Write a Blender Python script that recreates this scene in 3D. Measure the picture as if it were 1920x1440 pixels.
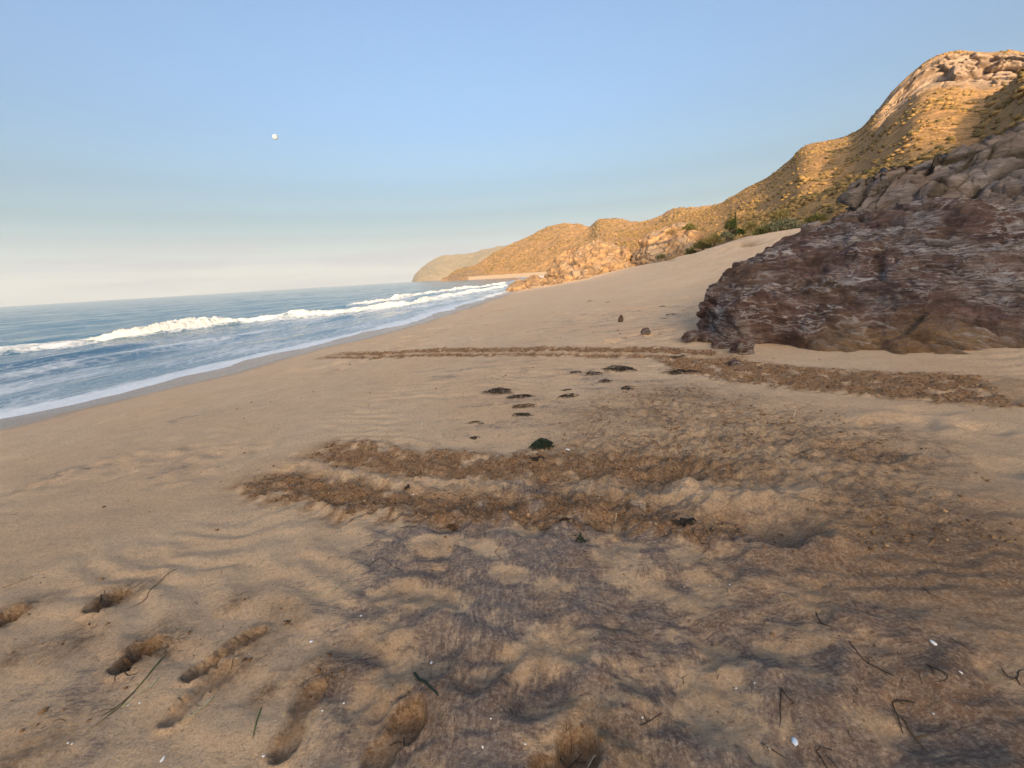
import bpy, math, random
import numpy as np
from mathutils import Vector, Matrix

for _o in list(bpy.data.objects):
    bpy.data.objects.remove(_o)
scene = bpy.context.scene
COL = scene.collection
random.seed(4)
RNG = np.random.default_rng(11)

# ------------------------------------------------------------------ camera
FPX, IW, IH = 780.0, 1920.0, 1440.0            # focal length in photo pixels
PITCH, ROLL, CAMZ = math.radians(14.6), math.radians(3.5), 2.9
_R0 = Vector((1, 0, 0)); _F = Vector((0, math.cos(PITCH), -math.sin(PITCH))); _U0 = Vector((0, math.sin(PITCH), math.cos(PITCH)))
_R = _R0 * math.cos(ROLL) - _U0 * math.sin(ROLL)
_U = _R0 * math.sin(ROLL) + _U0 * math.cos(ROLL)
cam = bpy.data.cameras.new('camera'); cam_o = bpy.data.objects.new('camera', cam); COL.objects.link(cam_o)
cam.sensor_fit = 'HORIZONTAL'; cam.sensor_width = 36.0; cam.lens = 36.0 * FPX / IW
cam.clip_start = 0.05; cam.clip_end = 60000
m = Matrix((_R, _U, -_F)).transposed().to_4x4(); m.translation = Vector((0, 0, CAMZ))
cam_o.matrix_world = m
scene.camera = cam_o

# ------------------------------------------------------------------ sky, sun, exposure
SUN_AZ, SUN_EL = math.radians(176), math.radians(13.5)       # azimuth clockwise from +Y
world = bpy.data.worlds.new('World'); scene.world = world; world.use_nodes = True
wt = world.node_tree; wn = wt.nodes; wl = wt.links
sky = wn.new('ShaderNodeTexSky'); sky.sky_type = 'NISHITA'; sky.sun_disc = False
sky.sun_elevation = SUN_EL; sky.sun_rotation = SUN_AZ
sky.air_density = 1.0; sky.dust_density = 10.0; sky.ozone_density = 2.1
VEIL, VEIL_HIGH = (2.22, 2.16, 1.92), (1.75, 2.25, 2.45)                                   # pale low haze all round the horizon
tc = wn.new('ShaderNodeTexCoord'); sx = wn.new('ShaderNodeSeparateXYZ'); wl.new(tc.outputs['Generated'], sx.inputs[0])
vr = wn.new('ShaderNodeValToRGB'); wl.new(sx.outputs['Z'], vr.inputs[0])
cr = vr.color_ramp; cr.interpolation = 'EASE'
cr.elements[0].position = 0.0; cr.elements[0].color = (.97, .97, .97, 1)
cr.elements[1].position = 0.30; cr.elements[1].color = (.0, .0, .0, 1)
for p, v in ((0.035, .92), (0.07, .80), (0.105, .60), (.14, .38), (.20, .14)):
    e = cr.elements.new(p); e.color = (v, v, v, 1)
# a faint low cloud bank lying along the sea horizon
mp = wn.new('ShaderNodeMapping'); mp.inputs['Scale'].default_value = (2.2, 2.2, 26); wl.new(tc.outputs['Generated'], mp.inputs[0])
cn = wn.new('ShaderNodeTexNoise'); cn.inputs['Scale'].default_value = 1.6; cn.inputs['Detail'].default_value = 5; wl.new(mp.outputs[0], cn.inputs['Vector'])
cb = wn.new('ShaderNodeValToRGB'); wl.new(cn.outputs[0], cb.inputs[0])
cb.color_ramp.elements[0].position = .43; cb.color_ramp.elements[0].color = (0, 0, 0, 1)
cb.color_ramp.elements[1].position = .60; cb.color_ramp.elements[1].color = (1, 1, 1, 1)
cz = wn.new('ShaderNodeValToRGB'); wl.new(sx.outputs['Z'], cz.inputs[0])
cz.color_ramp.elements[0].position = .0; cz.color_ramp.elements[0].color = (.8, .8, .8, 1)
cz.color_ramp.elements[1].position = .105; cz.color_ramp.elements[1].color = (0, 0, 0, 1)
e = cz.color_ramp.elements.new(.075); e.color = (.55, .55, .55, 1)
cm = wn.new('ShaderNodeMath'); cm.operation = 'MULTIPLY'; wl.new(cb.outputs[0], cm.inputs[0]); wl.new(cz.outputs[0], cm.inputs[1])
mv = wn.new('ShaderNodeMixRGB'); wl.new(vr.outputs[0], mv.inputs[0]); wl.new(sky.outputs[0], mv.inputs[1]); vc = wn.new('ShaderNodeValToRGB'); wl.new(sx.outputs['Z'], vc.inputs[0]); wl.new(vc.outputs[0], mv.inputs[2])
vc.color_ramp.elements[0].position = .03; vc.color_ramp.elements[0].color = (*VEIL, 1); vc.color_ramp.elements[1].position = .15; vc.color_ramp.elements[1].color = (*VEIL_HIGH, 1)
mc = wn.new('ShaderNodeMixRGB'); wl.new(cm.outputs[0], mc.inputs[0]); wl.new(mv.outputs[0], mc.inputs[1]); mc.inputs[2].default_value = (1.62, 1.56, 1.58, 1)
bg = wn['Background']; wl.new(mc.outputs[0], bg.inputs[0]); bg.inputs[1].default_value = 0.15

SUNV = Vector((math.sin(SUN_AZ) * math.cos(SUN_EL), math.cos(SUN_AZ) * math.cos(SUN_EL), math.sin(SUN_EL)))
sl = bpy.data.lights.new('sun', 'SUN'); sl.energy = 2.5; sl.angle = math.radians(0.6); sl.color = (1.0, .70, .38)
so = bpy.data.objects.new('sun', sl); COL.objects.link(so); so.rotation_euler = SUNV.to_track_quat('Z', 'Y').to_euler(); so.location = (300, -300, 200)

scene.view_settings.view_transform = 'Standard'; scene.view_settings.look = 'None'
scene.view_settings.gamma = 1.0; scene.view_settings.use_curve_mapping = False
scene.view_settings.exposure = 1.42
scene.render.engine = 'CYCLES'
scene.cycles.use_denoising = True
scene.cycles.use_light_tree = False
scene.cycles.max_bounces = 5; scene.cycles.diffuse_bounces = 3; scene.cycles.glossy_bounces = 2
scene.cycles.transmission_bounces = 2; scene.cycles.transparent_max_bounces = 4; scene.cycles.volume_bounces = 0
scene.cycles.sample_clamp_indirect = 6.0

# ------------------------------------------------------------------ helpers
def ray(px, py):
    d = _F * FPX + _R * (px - IW / 2) + _U * (IH / 2 - py)
    return np.array(d)
def at_range(px, py, D):
    """world point on the ray of a photo pixel at horizontal distance D metres"""
    d = ray(px, py); s = D / math.hypot(d[0], d[1]); p = d * s; p[2] += CAMZ
    return p
def at_z(px, py, z):
    d = ray(px, py); s = (z - CAMZ) / d[2]; p = d * s; p[2] = z
    return p
def azel(px, py):
    d = ray(px, py); return math.atan2(d[0], d[1]), math.atan2(d[2], math.hypot(d[0], d[1]))

_perm = np.random.default_rng(5).permutation(256).astype(np.int32); _perm = np.concatenate([_perm, _perm, _perm])
_g2 = np.stack([np.cos(np.arange(256) * 2.399963), np.sin(np.arange(256) * 2.399963)], 1).astype(np.float32)
_g3 = np.random.default_rng(6).normal(size=(256, 3)).astype(np.float32); _g3 /= np.linalg.norm(_g3, axis=1, keepdims=True)
def pn2(x, y):
    xi = np.floor(x).astype(np.int32); yi = np.floor(y).astype(np.int32)
    xf = (x - xi).astype(np.float32); yf = (y - yi).astype(np.float32); xi &= 255; yi &= 255
    u = xf * xf * xf * (xf * (xf * 6 - 15) + 10); v = yf * yf * yf * (yf * (yf * 6 - 15) + 10)
    def g(a, b, fx, fy):
        k = _g2[_perm[_perm[a] + b]]; return k[..., 0] * fx + k[..., 1] * fy
    n00 = g(xi, yi, xf, yf); n10 = g(xi + 1, yi, xf - 1, yf); n01 = g(xi, yi + 1, xf, yf - 1); n11 = g(xi + 1, yi + 1, xf - 1, yf - 1)
    a = n00 + u * (n10 - n00); b = n01 + u * (n11 - n01)
    return (a + v * (b - a)) * 1.5
def pn3(x, y, z):
    xi = np.floor(x).astype(np.int32); yi = np.floor(y).astype(np.int32); zi = np.floor(z).astype(np.int32)
    xf = (x - xi).astype(np.float32); yf = (y - yi).astype(np.float32); zf = (z - zi).astype(np.float32)
    xi &= 255; yi &= 255; zi &= 255
    f = lambda t: t * t * t * (t * (t * 6 - 15) + 10)
    u, v, w = f(xf), f(yf), f(zf)
    def g(a, b, c, fx, fy, fz):
        k = _g3[_perm[_perm[_perm[a] + b] + c]]; return k[..., 0] * fx + k[..., 1] * fy + k[..., 2] * fz
    L = lambda t, p, q: p + t * (q - p)
    r = []
    for c in (0, 1):
        r.append(L(v, L(u, g(xi, yi, zi + c, xf, yf, zf - c), g(xi + 1, yi, zi + c, xf - 1, yf, zf - c)),
                   L(u, g(xi, yi + 1, zi + c, xf, yf - 1, zf - c), g(xi + 1, yi + 1, zi + c, xf - 1, yf - 1, zf - c))))
    return L(w, r[0], r[1]) * 1.4
def fbm2(x, y, o=4, lac=2.03, gain=.5):
    r = 0; a = 1; t = 0
    for i in range(o):
        r = r + a * pn2(x + 17.3 * i, y - 9.1 * i); t += a; a *= gain; x = x * lac; y = y * lac
    return r / t
def fbm3(x, y, z, o=4, lac=2.03, gain=.5):
    r = 0; a = 1; t = 0
    for i in range(o):
        r = r + a * pn3(x + 17.3 * i, y - 9.1 * i, z + 3.7 * i); t += a; a *= gain; x = x * lac; y = y * lac; z = z * lac
    return r / t
def ridged3(x, y, z, o=4, lac=2.1, gain=.5):
    r = 0; a = 1; t = 0
    for i in range(o):
        r = r + a * (1 - 2 * np.abs(pn3(x + 11.3 * i, y + 5.1 * i, z - 7.7 * i))); t += a; a *= gain; x = x * lac; y = y * lac; z = z * lac
    return r / t
def worley3(x, y, z):
    """F1, F2 and a random value of the nearest cell"""
    xi, yi, zi = np.floor(x).astype(np.int32), np.floor(y).astype(np.int32), np.floor(z).astype(np.int32)
    f1 = np.full(x.shape, 9., np.float32); f2 = f1.copy(); rv = np.zeros_like(f1)
    for a in (-1, 0, 1):
        for b in (-1, 0, 1):
            for c in (-1, 0, 1):
                h = _perm[_perm[_perm[(xi + a) & 255] + ((yi + b) & 255)] + ((zi + c) & 255)]
                d = (xi + a + _perm[h] / 255. - x) ** 2 + (yi + b + _perm[h + 71] / 255. - y) ** 2 + (zi + c + _perm[h + 137] / 255. - z) ** 2
                k = d < f1; f2 = np.where(k, f1, np.minimum(f2, d)); rv = np.where(k, _perm[h + 29] / 255., rv); f1 = np.where(k, d, f1)
    return np.sqrt(f1), np.sqrt(f2), rv
def blocks(x, y, z):
    """angular block relief: flat-ish faces with random offsets and sharp creases, about -1..1"""
    f1, f2, rv = worley3(x, y, z); e = f2 - f1
    return (rv - .5) * 1.2 * sstep(.0, .12, e) - .5 * np.exp(-(e / .07) ** 2), np.exp(-(e / .05) ** 2)
def sstep(a, b, x):
    t = np.clip((x - a) / (b - a), 0, 1); return t * t * (3 - 2 * t)

def grid_mesh(name, P, mat, attrs=None, smooth=True):
    """P: (n, m, 3) array of points -> quad mesh"""
    n, mm = P.shape[:2]
    idx = np.arange(n * mm, dtype=np.int32).reshape(n, mm)
    q = np.stack([idx[:-1, :-1], idx[1:, :-1], idx[1:, 1:], idx[:-1, 1:]], -1).reshape(-1, 4)
    return raw_mesh(name, P.reshape(-1, 3), q, mat, attrs, smooth)
def raw_mesh(name, V, Fc, mat, attrs=None, smooth=True):
    V = np.ascontiguousarray(V, dtype=np.float32); Fc = np.ascontiguousarray(Fc, dtype=np.int32)
    me = bpy.data.meshes.new(name)
    me.vertices.add(len(V)); me.vertices.foreach_set('co', V.ravel())
    k = Fc.shape[1]
    me.loops.add(Fc.size); me.loops.foreach_set('vertex_index', Fc.ravel())
    me.polygons.add(len(Fc)); me.polygons.foreach_set('loop_start', np.arange(0, Fc.size, k, dtype=np.int32))
    if smooth: me.polygons.foreach_set('use_smooth', np.ones(len(Fc), dtype=bool))
    me.update(calc_edges=True)
    for an, av in (attrs or {}).items():
        a = me.attributes.new(an, 'FLOAT', 'POINT'); a.data.foreach_set('value', np.ascontiguousarray(av, dtype=np.float32).ravel())
    me.materials.append(mat)
    return me
def link(name, me, parent=None, loc=None):
    o = bpy.data.objects.new(name, me); COL.objects.link(o)
    if parent: o.parent = parent
    if loc is not None: o.location = loc
    return o
def struct(o): o['kind'] = 'structure'; return o
def stuff(o, label=None, cat=None):
    o['kind'] = 'stuff'
    if label: o['label'] = label; o['category'] = cat
    return o
def tag(o, label, cat, group=None):
    o['label'] = label; o['category'] = cat
    if group: o['group'] = group
    return o

# ---- node material helper
class NM:
    def __init__(s, name, rough=.9, spec=.2):
        s.m = bpy.data.materials.new(name); s.m.use_nodes = True; s.t = s.m.node_tree
        s.b = s.t.nodes['Principled BSDF']; s.set(s.b, 'Roughness', rough); s.set(s.b, 'Specular IOR Level', spec)
        s.tc = s.t.nodes.new('ShaderNodeTexCoord')
    def set(s, n, i, v):
        if hasattr(v, 'is_output'): s.t.links.new(v, n.inputs[i])
        else:
            if isinstance(v, tuple) and len(v) == 3 and n.inputs[i].type == 'RGBA': v = (*v, 1)
            n.inputs[i].default_value = v
    def N(s, typ, **kw):
        n = s.t.nodes.new('ShaderNode' + typ)
        for k, v in kw.items(): setattr(n, k, v)
        return n
    def mapping(s, scale=(1, 1, 1), rot=(0, 0, 0), src=None):
        n = s.N('Mapping'); s.t.links.new(src or s.tc.outputs['Object'], n.inputs[0])
        n.inputs['Scale'].default_value = scale; n.inputs['Rotation'].default_value = rot; return n.outputs[0]
    def noise(s, scale, detail=4, rough=.55, vec=None, dist=0., ridged=False):
        n = s.N('TexNoise'); 
        if ridged: n.noise_type = 'RIDGED_MULTIFRACTAL'
        n.inputs['Scale'].default_value = scale; n.inputs['Detail'].default_value = detail; n.inputs['Roughness'].default_value = rough
        n.inputs['Distortion'].default_value = dist
        s.t.links.new(vec or s.tc.outputs['Object'], n.inputs['Vector']); return n.outputs[0]
    def voro(s, scale, feature='F1', vec=None, out='Distance'):
        n = s.N('TexVoronoi', feature=feature); n.inputs['Scale'].default_value = scale
        s.t.links.new(vec or s.tc.outputs['Object'], n.inputs['Vector']); return n.outputs[out]
    def warp(s, vec, scale, amt):
        n = s.N('TexNoise'); n.inputs['Scale'].default_value = scale; n.inputs['Detail'].default_value = 2; s.t.links.new(vec, n.inputs['Vector'])
        a = s.N('VectorMath', operation='SUBTRACT'); s.t.links.new(n.outputs['Color'], a.inputs[0]); a.inputs[1].default_value = (.5, .5, .5)
        b = s.N('VectorMath', operation='MULTIPLY_ADD'); s.t.links.new(a.outputs[0], b.inputs[0]); b.inputs[1].default_value = (amt,) * 3; s.t.links.new(vec, b.inputs[2])
        return b.outputs[0]
    def ramp(s, x, *stops, interp='LINEAR'):
        n = s.N('ValToRGB'); n.color_ramp.interpolation = interp; s.t.links.new(x, n.inputs[0]); el = n.color_ramp.elements
        while len(el) < len(stops): el.new(.5)
        for e_, (p, c) in zip(el, stops):
            e_.position = p; e_.color = (c, c, c, 1) if not isinstance(c, tuple) else (*c, 1)
        return n.outputs[0]
    def mix(s, f, a, b, mode='MIX'):
        n = s.N('MixRGB', blend_type=mode); s.set(n, 0, f); s.set(n, 1, a); s.set(n, 2, b); return n.outputs[0]
    def math(s, op, a, b=0., c=0., clamp=False):
        n = s.N('Math', operation=op, use_clamp=clamp); s.set(n, 0, a); s.set(n, 1, b)
        s.set(n, 2, c); return n.outputs[0]
    def attr(s, name):
        n = s.N('Attribute', attribute_name=name); return n.outputs['Fac']
    def bump(s, h, dist, strength=1., prev=None):
        n = s.N('Bump'); n.inputs['Strength'].default_value = strength; n.inputs['Distance'].default_value = dist
        s.t.links.new(h, n.inputs['Height'])
        if prev: s.t.links.new(prev, n.inputs['Normal'])
        return n.outputs[0]
    def done(s, color, normal=None, rough=None):
        s.set(s.b, 'Base Color', color)
        if normal: s.t.links.new(normal, s.b.inputs['Normal'])
        if rough is not None: s.set(s.b, 'Roughness', rough)
        return s.m

# ------------------------------------------------------------------ beach base shape
_shore_px = [(0, 786), (200, 741), (400, 691), (600, 645), (740, 611), (850, 577), (955, 546), (1010, 532)]
_sp = np.array([at_z(px, py, 0.0) for px, py in _shore_px])
SHY = np.concatenate([[-400, -60, -10], _sp[:, 1], [190, 300, 6000]])
SHX = np.concatenate([[-240, -55, _sp[0, 0] - 8.5], _sp[:, 0], [12, 30, 60]])
def shore_x(y): return np.interp(y, SHY, SHX)
def sdist(x, y):                       # metres inland of the water line (negative: at sea)
    return (x - shore_x(y)) * .92
_tp = np.array([  # x, y, z control points of the dry beach and the dune
    (0, 0, 1.25), (0, 3, 1.24), (3, 2, 1.27), (-3, 2, 1.20), (-4, 6, 1.15), (0, 7, 1.24), (4, 7, 1.27), (7, 5, 1.38), (4, -6, 1.4), (-6, -6, 1.0), (10, 0, 1.6),
    (2, 14, 1.26), (6, 13, 1.40), (0, 22, 1.25), (6, 22, 1.36), (10.6, 24, 1.62), (16, 30, 3.1), (22, 40, 5.05), (23.6, 32, 4.95), (18, 22, 3.6), (13, 16, 2.4),
    (4, 35, 1.32), (12, 38, 1.85), (6, 50, 1.3), (14, 52, 1.8), (20, 56, 3.0), (24, 58, 4.1), (10, 66, 1.35), (17, 68, 1.75), (22, 72, 2.7), (14, 80, 1.35), (22, 88, 2.6), (26, 76, 3.4),
    (34, 60, 4.6), (33, 36, 5.0), (36, 90, 4.0), (26, 14, 4.2), (30, -10, 4.0), (60, 30, 5.5), (60, 90, 5), (16, 100, 1.4), (30, 120, 4), (15, 130, 2), (-12, -20, .8), (10, -30, 2.2)], dtype=float)
def _tps_fit(pts):
    n = len(pts); d = np.hypot(pts[:, None, 0] - pts[None, :, 0], pts[:, None, 1] - pts[None, :, 1])
    K = np.where(d > 0, d * d * np.log(d + 1e-9), 0) + np.eye(n) * 2.0
    Pm = np.hstack([np.ones((n, 1)), pts[:, :2]]); A = np.block([[K, Pm], [Pm.T, np.zeros((3, 3))]])
    return np.linalg.solve(A, np.concatenate([pts[:, 2], np.zeros(3)]))
_tw = _tps_fit(_tp)
def _tps(x, y):
    r = _tw[len(_tp)] + _tw[len(_tp) + 1] * x + _tw[len(_tp) + 2] * y
    for (cx, cy, _), w in zip(_tp, _tw):
        d2 = (x - cx) ** 2 + (y - cy) ** 2 + 1e-9; r = r + w * .5 * d2 * np.log(d2)
    return r
def base_z(x, y):
    s = sdist(x, y)
    face = np.interp(s, [-60, -25, -8, 0, 3, 7, 11, 15, 22], [-3.5, -2.2, -.75, 0, .27, .66, 1.0, 1.24, 1.3])
    k = sstep(8, 17, s)
    return face * (1 - k) + np.maximum(_tps(x, y), .6) * k
_marcht = np.geomspace(.8, 160, 2600)
def _march(px, py, zf):
    d = ray(px, py); d = d / math.hypot(d[0], d[1]); X = d[0] * _marcht; Y = d[1] * _marcht; Z = CAMZ + d[2] * _marcht
    df = Z - zf(X, Y); k = np.where(df <= 0)[0]; k = k[0] if len(k) else len(_marcht) - 1
    if k == 0: return np.array([X[0], Y[0], Z[0]])
    f = df[k - 1] / (df[k - 1] - df[k] + 1e-12); r = _marcht[k - 1] + f * (_marcht[k] - _marcht[k - 1])
    return np.array([d[0] * r, d[1] * r, CAMZ + d[2] * r])
def ground(px, py):
    """photo pixel -> point on the smooth beach"""
    return _march(px, py, base_z)
def gxy(*pts): return np.array([ground(a, b)[:2] for a, b in pts])

def poly_dist(x, y, pts):
    """distance to polyline, arc-length position and signed side"""
    best = np.full(x.shape, 1e9, np.float32); tpos = np.zeros_like(best); side = np.zeros_like(best); L = 0.
    for (ax, ay), (bx, by) in zip(pts[:-1], pts[1:]):
        dx, dy = bx - ax, by - ay; l = math.hypot(dx, dy)
        t = np.clip(((x - ax) * dx + (y - ay) * dy) / (l * l), 0, 1)
        ex, ey = x - ax - t * dx, y - ay - t * dy; d = np.hypot(ex, ey)
        k = d < best; best[k] = d[k]; tpos[k] = (L + t * l)[k]; side[k] = np.sign(dx * ey - dy * ex)[k]; L += l
    return best, tpos, side, L

# ------------------------------------------------------------------ sand with its tracks, prints and hummocks
T_UP = gxy((600, 672), (720, 665), (900, 661), (1080, 659), (1240, 660), (1330, 668))
T_SIDE = gxy((1290, 664), (1330, 684), (1420, 700), (1540, 712), (1700, 722), (1880, 730))
T_LOW = gxy((505, 858), (600, 874), (720, 893), (860, 905), (1000, 908), (1180, 908), (1320, 925), (1400, 935))
T_FAR = gxy((620, 700), (760, 648), (880, 600), (960, 575), (1030, 556))
def _dl(*pp): return np.array([[D * math.sin(azel(px, 450)[0]), D * math.cos(azel(px, 450)[0])] for px, D in pp])
DUNE1 = _dl((1415, 44), (1378, 45), (1345, 48), (1310, 52)); DUNE2 = _dl((1462, 38), (1430, 38), (1402, 40), (1385, 43)); DUNE3 = _dl((1300, 56), (1270, 60), (1225, 66))
_dents = []
_hreg = [(820, 1010, .55), (1000, 1020, .6), (1180, 1060, .6), (800, 1130, .45), (960, 1180, .5), (1150, 1200, .5), (1350, 1130, .55), (1320, 1260, .45), (760, 1320, .3),
         (950, 1330, .4), (1150, 1380, .35), (1450, 1300, .4), (1600, 1230, .5), (1720, 1360, .4), (1000, 960, .5), (1250, 1010, .4), (1560, 1400, .3), (880, 1430, .3), (1500, 1150, .45), (1400, 1400, .35), (1800, 1420, .35), (700, 1240, .25), (1250, 1330, .35), (1480, 1060, .4), (1850, 1330, .4), (1620, 1330, .4)]
_hreg = [(*ground(a, b)[:2], r) for a, b, r in _hreg]
_up_reg = [(*ground(a, b)[:2], r) for a, b, r in [(960, 800, .8), (1040, 740, 1.2), (1100, 700, 1.5), (1000, 850, .6), (1220, 700, 1.5), (1180, 600, 4.0), (1260, 620, 2.5), (930, 760, .9), (900, 690, 1.5)]]
_rd = random.Random(8)
for (cx, cy, r) in _hreg:
    for _ in range(4):
        _dents.append((cx + _rd.gauss(0, r * .75), cy + _rd.gauss(0, r * .6), _rd.uniform(.07, .13), _rd.uniform(1.2, 2.0), _rd.uniform(0, 3.14), _rd.uniform(.008, .018)))
for px, py, r, e_, a, d in [(1060, 1430, .11, 1.3, .3, .035), (740, 1380, .11, 1.8, 1.2, .035), (820, 1225, .1, 1.5, 1.5, .035), (1010, 980, .16, 1.5, 0, .05), (1130, 975, .12, 1.5, 0, .05),
                            (840, 985, .09, 1.2, 0, .055), (1330, 1310, .15, 1.6, -.5, .03), (1300, 1140, .25, 1.8, -.3, .04), (1130, 1000, .14, 1.5, .1, .03), (1620, 1090, .2, 1.5, 0, .02),
                            (1010, 1300, .1, 1.3, .6, .04), (1230, 1240, .12, 1.6, .2, .03)]:
    p = ground(px, py); _dents.append((p[0], p[1], r, e_, a, d))
_soft = []
for px0, py0, px1, py1, n_, r0 in [(90, 870, 480, 850, 26, .13), (100, 900, 420, 890, 14, .12), (640, 680, 900, 620, 40, .16), (700, 650, 1000, 570, 40, .2), (1050, 590, 1300, 560, 40, .2), (1150, 640, 1310, 610, 20, .16), (1640, 780, 1900, 800, 20, .14), (1560, 850, 1900, 870, 14, .13)]:
    for _ in range(n_):
        t = _rd.random(); p = ground(px0 + (px1 - px0) * t + _rd.gauss(0, 14), py0 + (py1 - py0) * t + _rd.gauss(0, 10)); _soft.append((p[0], p[1], r0 * _rd.uniform(.7, 1.2), _rd.uniform(1.2, 2.0), _rd.uniform(0, 3.14), _rd.uniform(.010, .026) * (2.0 if py0 < 700 else 1)))
# sharp prints: heel pixel, toe pixel, width, depth
_prints = [((190, 1138), (212, 1122), .058, .12), ((242, 1242), (268, 1220), .062, .11), ((712, 1412), (765, 1350), .062, .05), ((1030, 1452), (1085, 1410), .07, .055), ((366, 1262), (478, 1190), .046, .042), ((328, 1342), (418, 1262), .046, .024),
           ((534, 1406), (586, 1302), .050, .036), ((-14, 1178), (14, 1160), .06, .08)]
_prints = [(ground(*a)[:2], ground(*b)[:2], w, d) for a, b, w, d in _prints]
PIT = ground(1440, 985)[:2]; MOUND = ground(1300, 935)[:2]; RIM = ground(1500, 930)[:2]

def sand_features(x, y):
    """height offset and the colour masks (mineral, damp, spatter; the first two also hold painted shade) of the sand at x, y"""
    n = x.size; h = np.zeros(n, np.float32); mineral = np.zeros(n, np.float32); damp = np.zeros(n, np.float32); spat = np.zeros(n, np.float32)
    near = np.hypot(x, y) < 30
    s = sdist(x, y)
    # broad undulation, wind ripples
    h += .05 * fbm2(x * .22, y * .22, 3) * sstep(6, 14, s)
    h += .016 * fbm2(x * 2.1, y * 3.1, 4) * sstep(4, 10, s)
    rp = sstep(.05, .45, fbm2(x * .35 + 4, y * .35 + 2, 2) + .15)
    h += .009 * rp * np.sin((y * 1.0 + .35 * x + .5 * fbm2(x * .8, y * .8, 2) + .10 * fbm2(x * 4, y * 4, 2)) * 2 * np.pi / .27) * sstep(6, 12, s)
    h += .10 * fbm2(y * .26 + 3, x * .06, 3) * np.exp(-(s / 3.0) ** 2)
    # small scarp left by the last tide
    sc_ = s - 5.2 - .5 * fbm2(y * .25, y * 0 + 3.3, 3); h += .08 * sstep(-.04, .04, sc_) - .08 * sstep(.1, 2.5, sc_)
    sc_ = s - 6.4 - .8 * fbm2(y * .4, y * 0 + 8.3, 3); h += (.055 * sstep(-.03, .03, sc_) - .055 * sstep(.1, 2., sc_)) * sstep(-.1, .1, fbm2(y * .3, y * 0 + 1.1, 2))
    for pts, w, dz in ((DUNE1, .5, .22), (DUNE2, .45, .2), (DUNE3, .35, .12)):
        J = np.where((np.hypot(x - pts[:, 0].mean(), y - pts[:, 1].mean()) < 40))[0]; d, t, sd, L = poly_dist(x[J], y[J], pts); d = d + .5 * fbm2(x[J] * .5, y[J] * .5, 3)
        h[J] -= dz * np.exp(-(d / w) ** 2) * sstep(0, 2, t) * sstep(0, 3, L - t); damp[J] = np.maximum(damp[J], .8 * np.exp(-(d / (w * .8)) ** 2) * sstep(0, 2, t) * sstep(0, 3, L - t))
    h += .13 * fbm2(x * .7, y * .7, 4) * sstep(9, 15, x) * sstep(12, 20, y)
    I = np.where(near)[0]; X, Y = x[I], y[I]
    hh = np.zeros(len(I), np.float32); mi = np.zeros_like(hh); da = np.zeros_like(hh); sp = np.zeros_like(hh)
    reg = np.zeros_like(hh); up = np.zeros_like(hh)
    for cx, cy, r in _hreg: reg = np.maximum(reg, np.exp(-((X - cx) ** 2 + (Y - cy) ** 2) / (2 * (r * .75) ** 2)))
    for cx, cy, r in _up_reg: up = np.maximum(up, np.exp(-((X - cx) ** 2 + (Y - cy) ** 2) / (2 * (r * .8) ** 2)))
    n1 = fbm2(X * 2.2, Y * 2.2, 4); n2 = fbm2(X * 5.3 + 9, Y * 5.3, 3)
    hh += reg * (.020 * n1 + .012 * n2); hh += up * (.022 * fbm2(X * 1.3, Y * 2.2, 4))
    cr_ = 1 - 2 * np.abs(fbm2(X * 6.5 + 3, Y * 6.5, 2)); hh += np.clip(reg * 1.3, 0, 1) * (.010 * cr_ + .008 * fbm2(X * 15, Y * 15, 3))
    hh += .0035 * fbm2(X * 19 + 40, Y * 19, 3) * sstep(9, 12, s[I])
    rim = np.zeros_like(hh); floor = np.zeros_like(hh)
    for (cx, cy, r, e_, a, d) in _dents + _soft:
        m_ = np.where((np.abs(X - cx) < 3.2 * r * e_) & (np.abs(Y - cy) < 3.2 * r * e_))[0]
        if not len(m_): continue
        ux = (X[m_] - cx) * math.cos(a) + (Y[m_] - cy) * math.sin(a); uy = -(X[m_] - cx) * math.sin(a) + (Y[m_] - cy) * math.cos(a)
        q = np.hypot(ux / (r * e_), uy / r) + .22 * n2[m_]
        hh[m_] += d * .8 * (-np.exp(-(q ** 4)) + .35 * np.exp(-((q - 1.45) / .38) ** 2))
        rim[m_] = np.maximum(rim[m_], np.exp(-((q - 1.5) / .6) ** 2)); floor[m_] = np.maximum(floor[m_], np.exp(-(q ** 2) * .9))
    pat = 1.15 * fbm2(X * 2.3 + 5, Y * 4.2 + .8 * X, 5, gain=.6)
    mi = .92 * np.clip(reg * 1.4, 0, 1) * sstep(-.30, .32, pat + .40 * rim - .42 * floor + .55 * n1 + .08)
    mi = np.maximum(mi, .55 * np.clip(up * 1.3, 0, 1) * sstep(-.05, .4, fbm2(X * 1.2, Y * 3.2, 4) + .1))
    da = np.clip(reg, 0, 1) * floor * .45
    # isolated grey smudges further out on the left
    for px, py, r in [(130, 880, .5), (330, 880, .5), (560, 1090, .16), (600, 1150, .2), (150, 1260, .25), (270, 1270, .2), (480, 1340, .2), (110, 1330, .2), (330, 790, .7), (240, 1380, .3)]:
        g = ground(px, py); mi = np.maximum(mi, .6 * np.exp(-((X - g[0]) ** 2 + (Y - g[1]) ** 2) / (2 * r * r)) * sstep(-.25, .3, pat))
    for px, py, rx, ry in [(480, 760, 1.6, .8), (640, 730, 1.8, 1.0), (300, 850, 1.2, .5), (800, 740, 1.5, .9), (1160, 600, 3., 2.), (1000, 640, 2.5, 1.2)]:
        g = ground(px, py); w = np.exp(-(((X - g[0]) / rx) ** 2 + ((Y - g[1]) / ry) ** 2)); mi = np.maximum(mi, .42 * w * sstep(-.2, .35, fbm2(X * .9 + 2, Y * 4.2 + .8 * X, 4) + .05))
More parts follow.
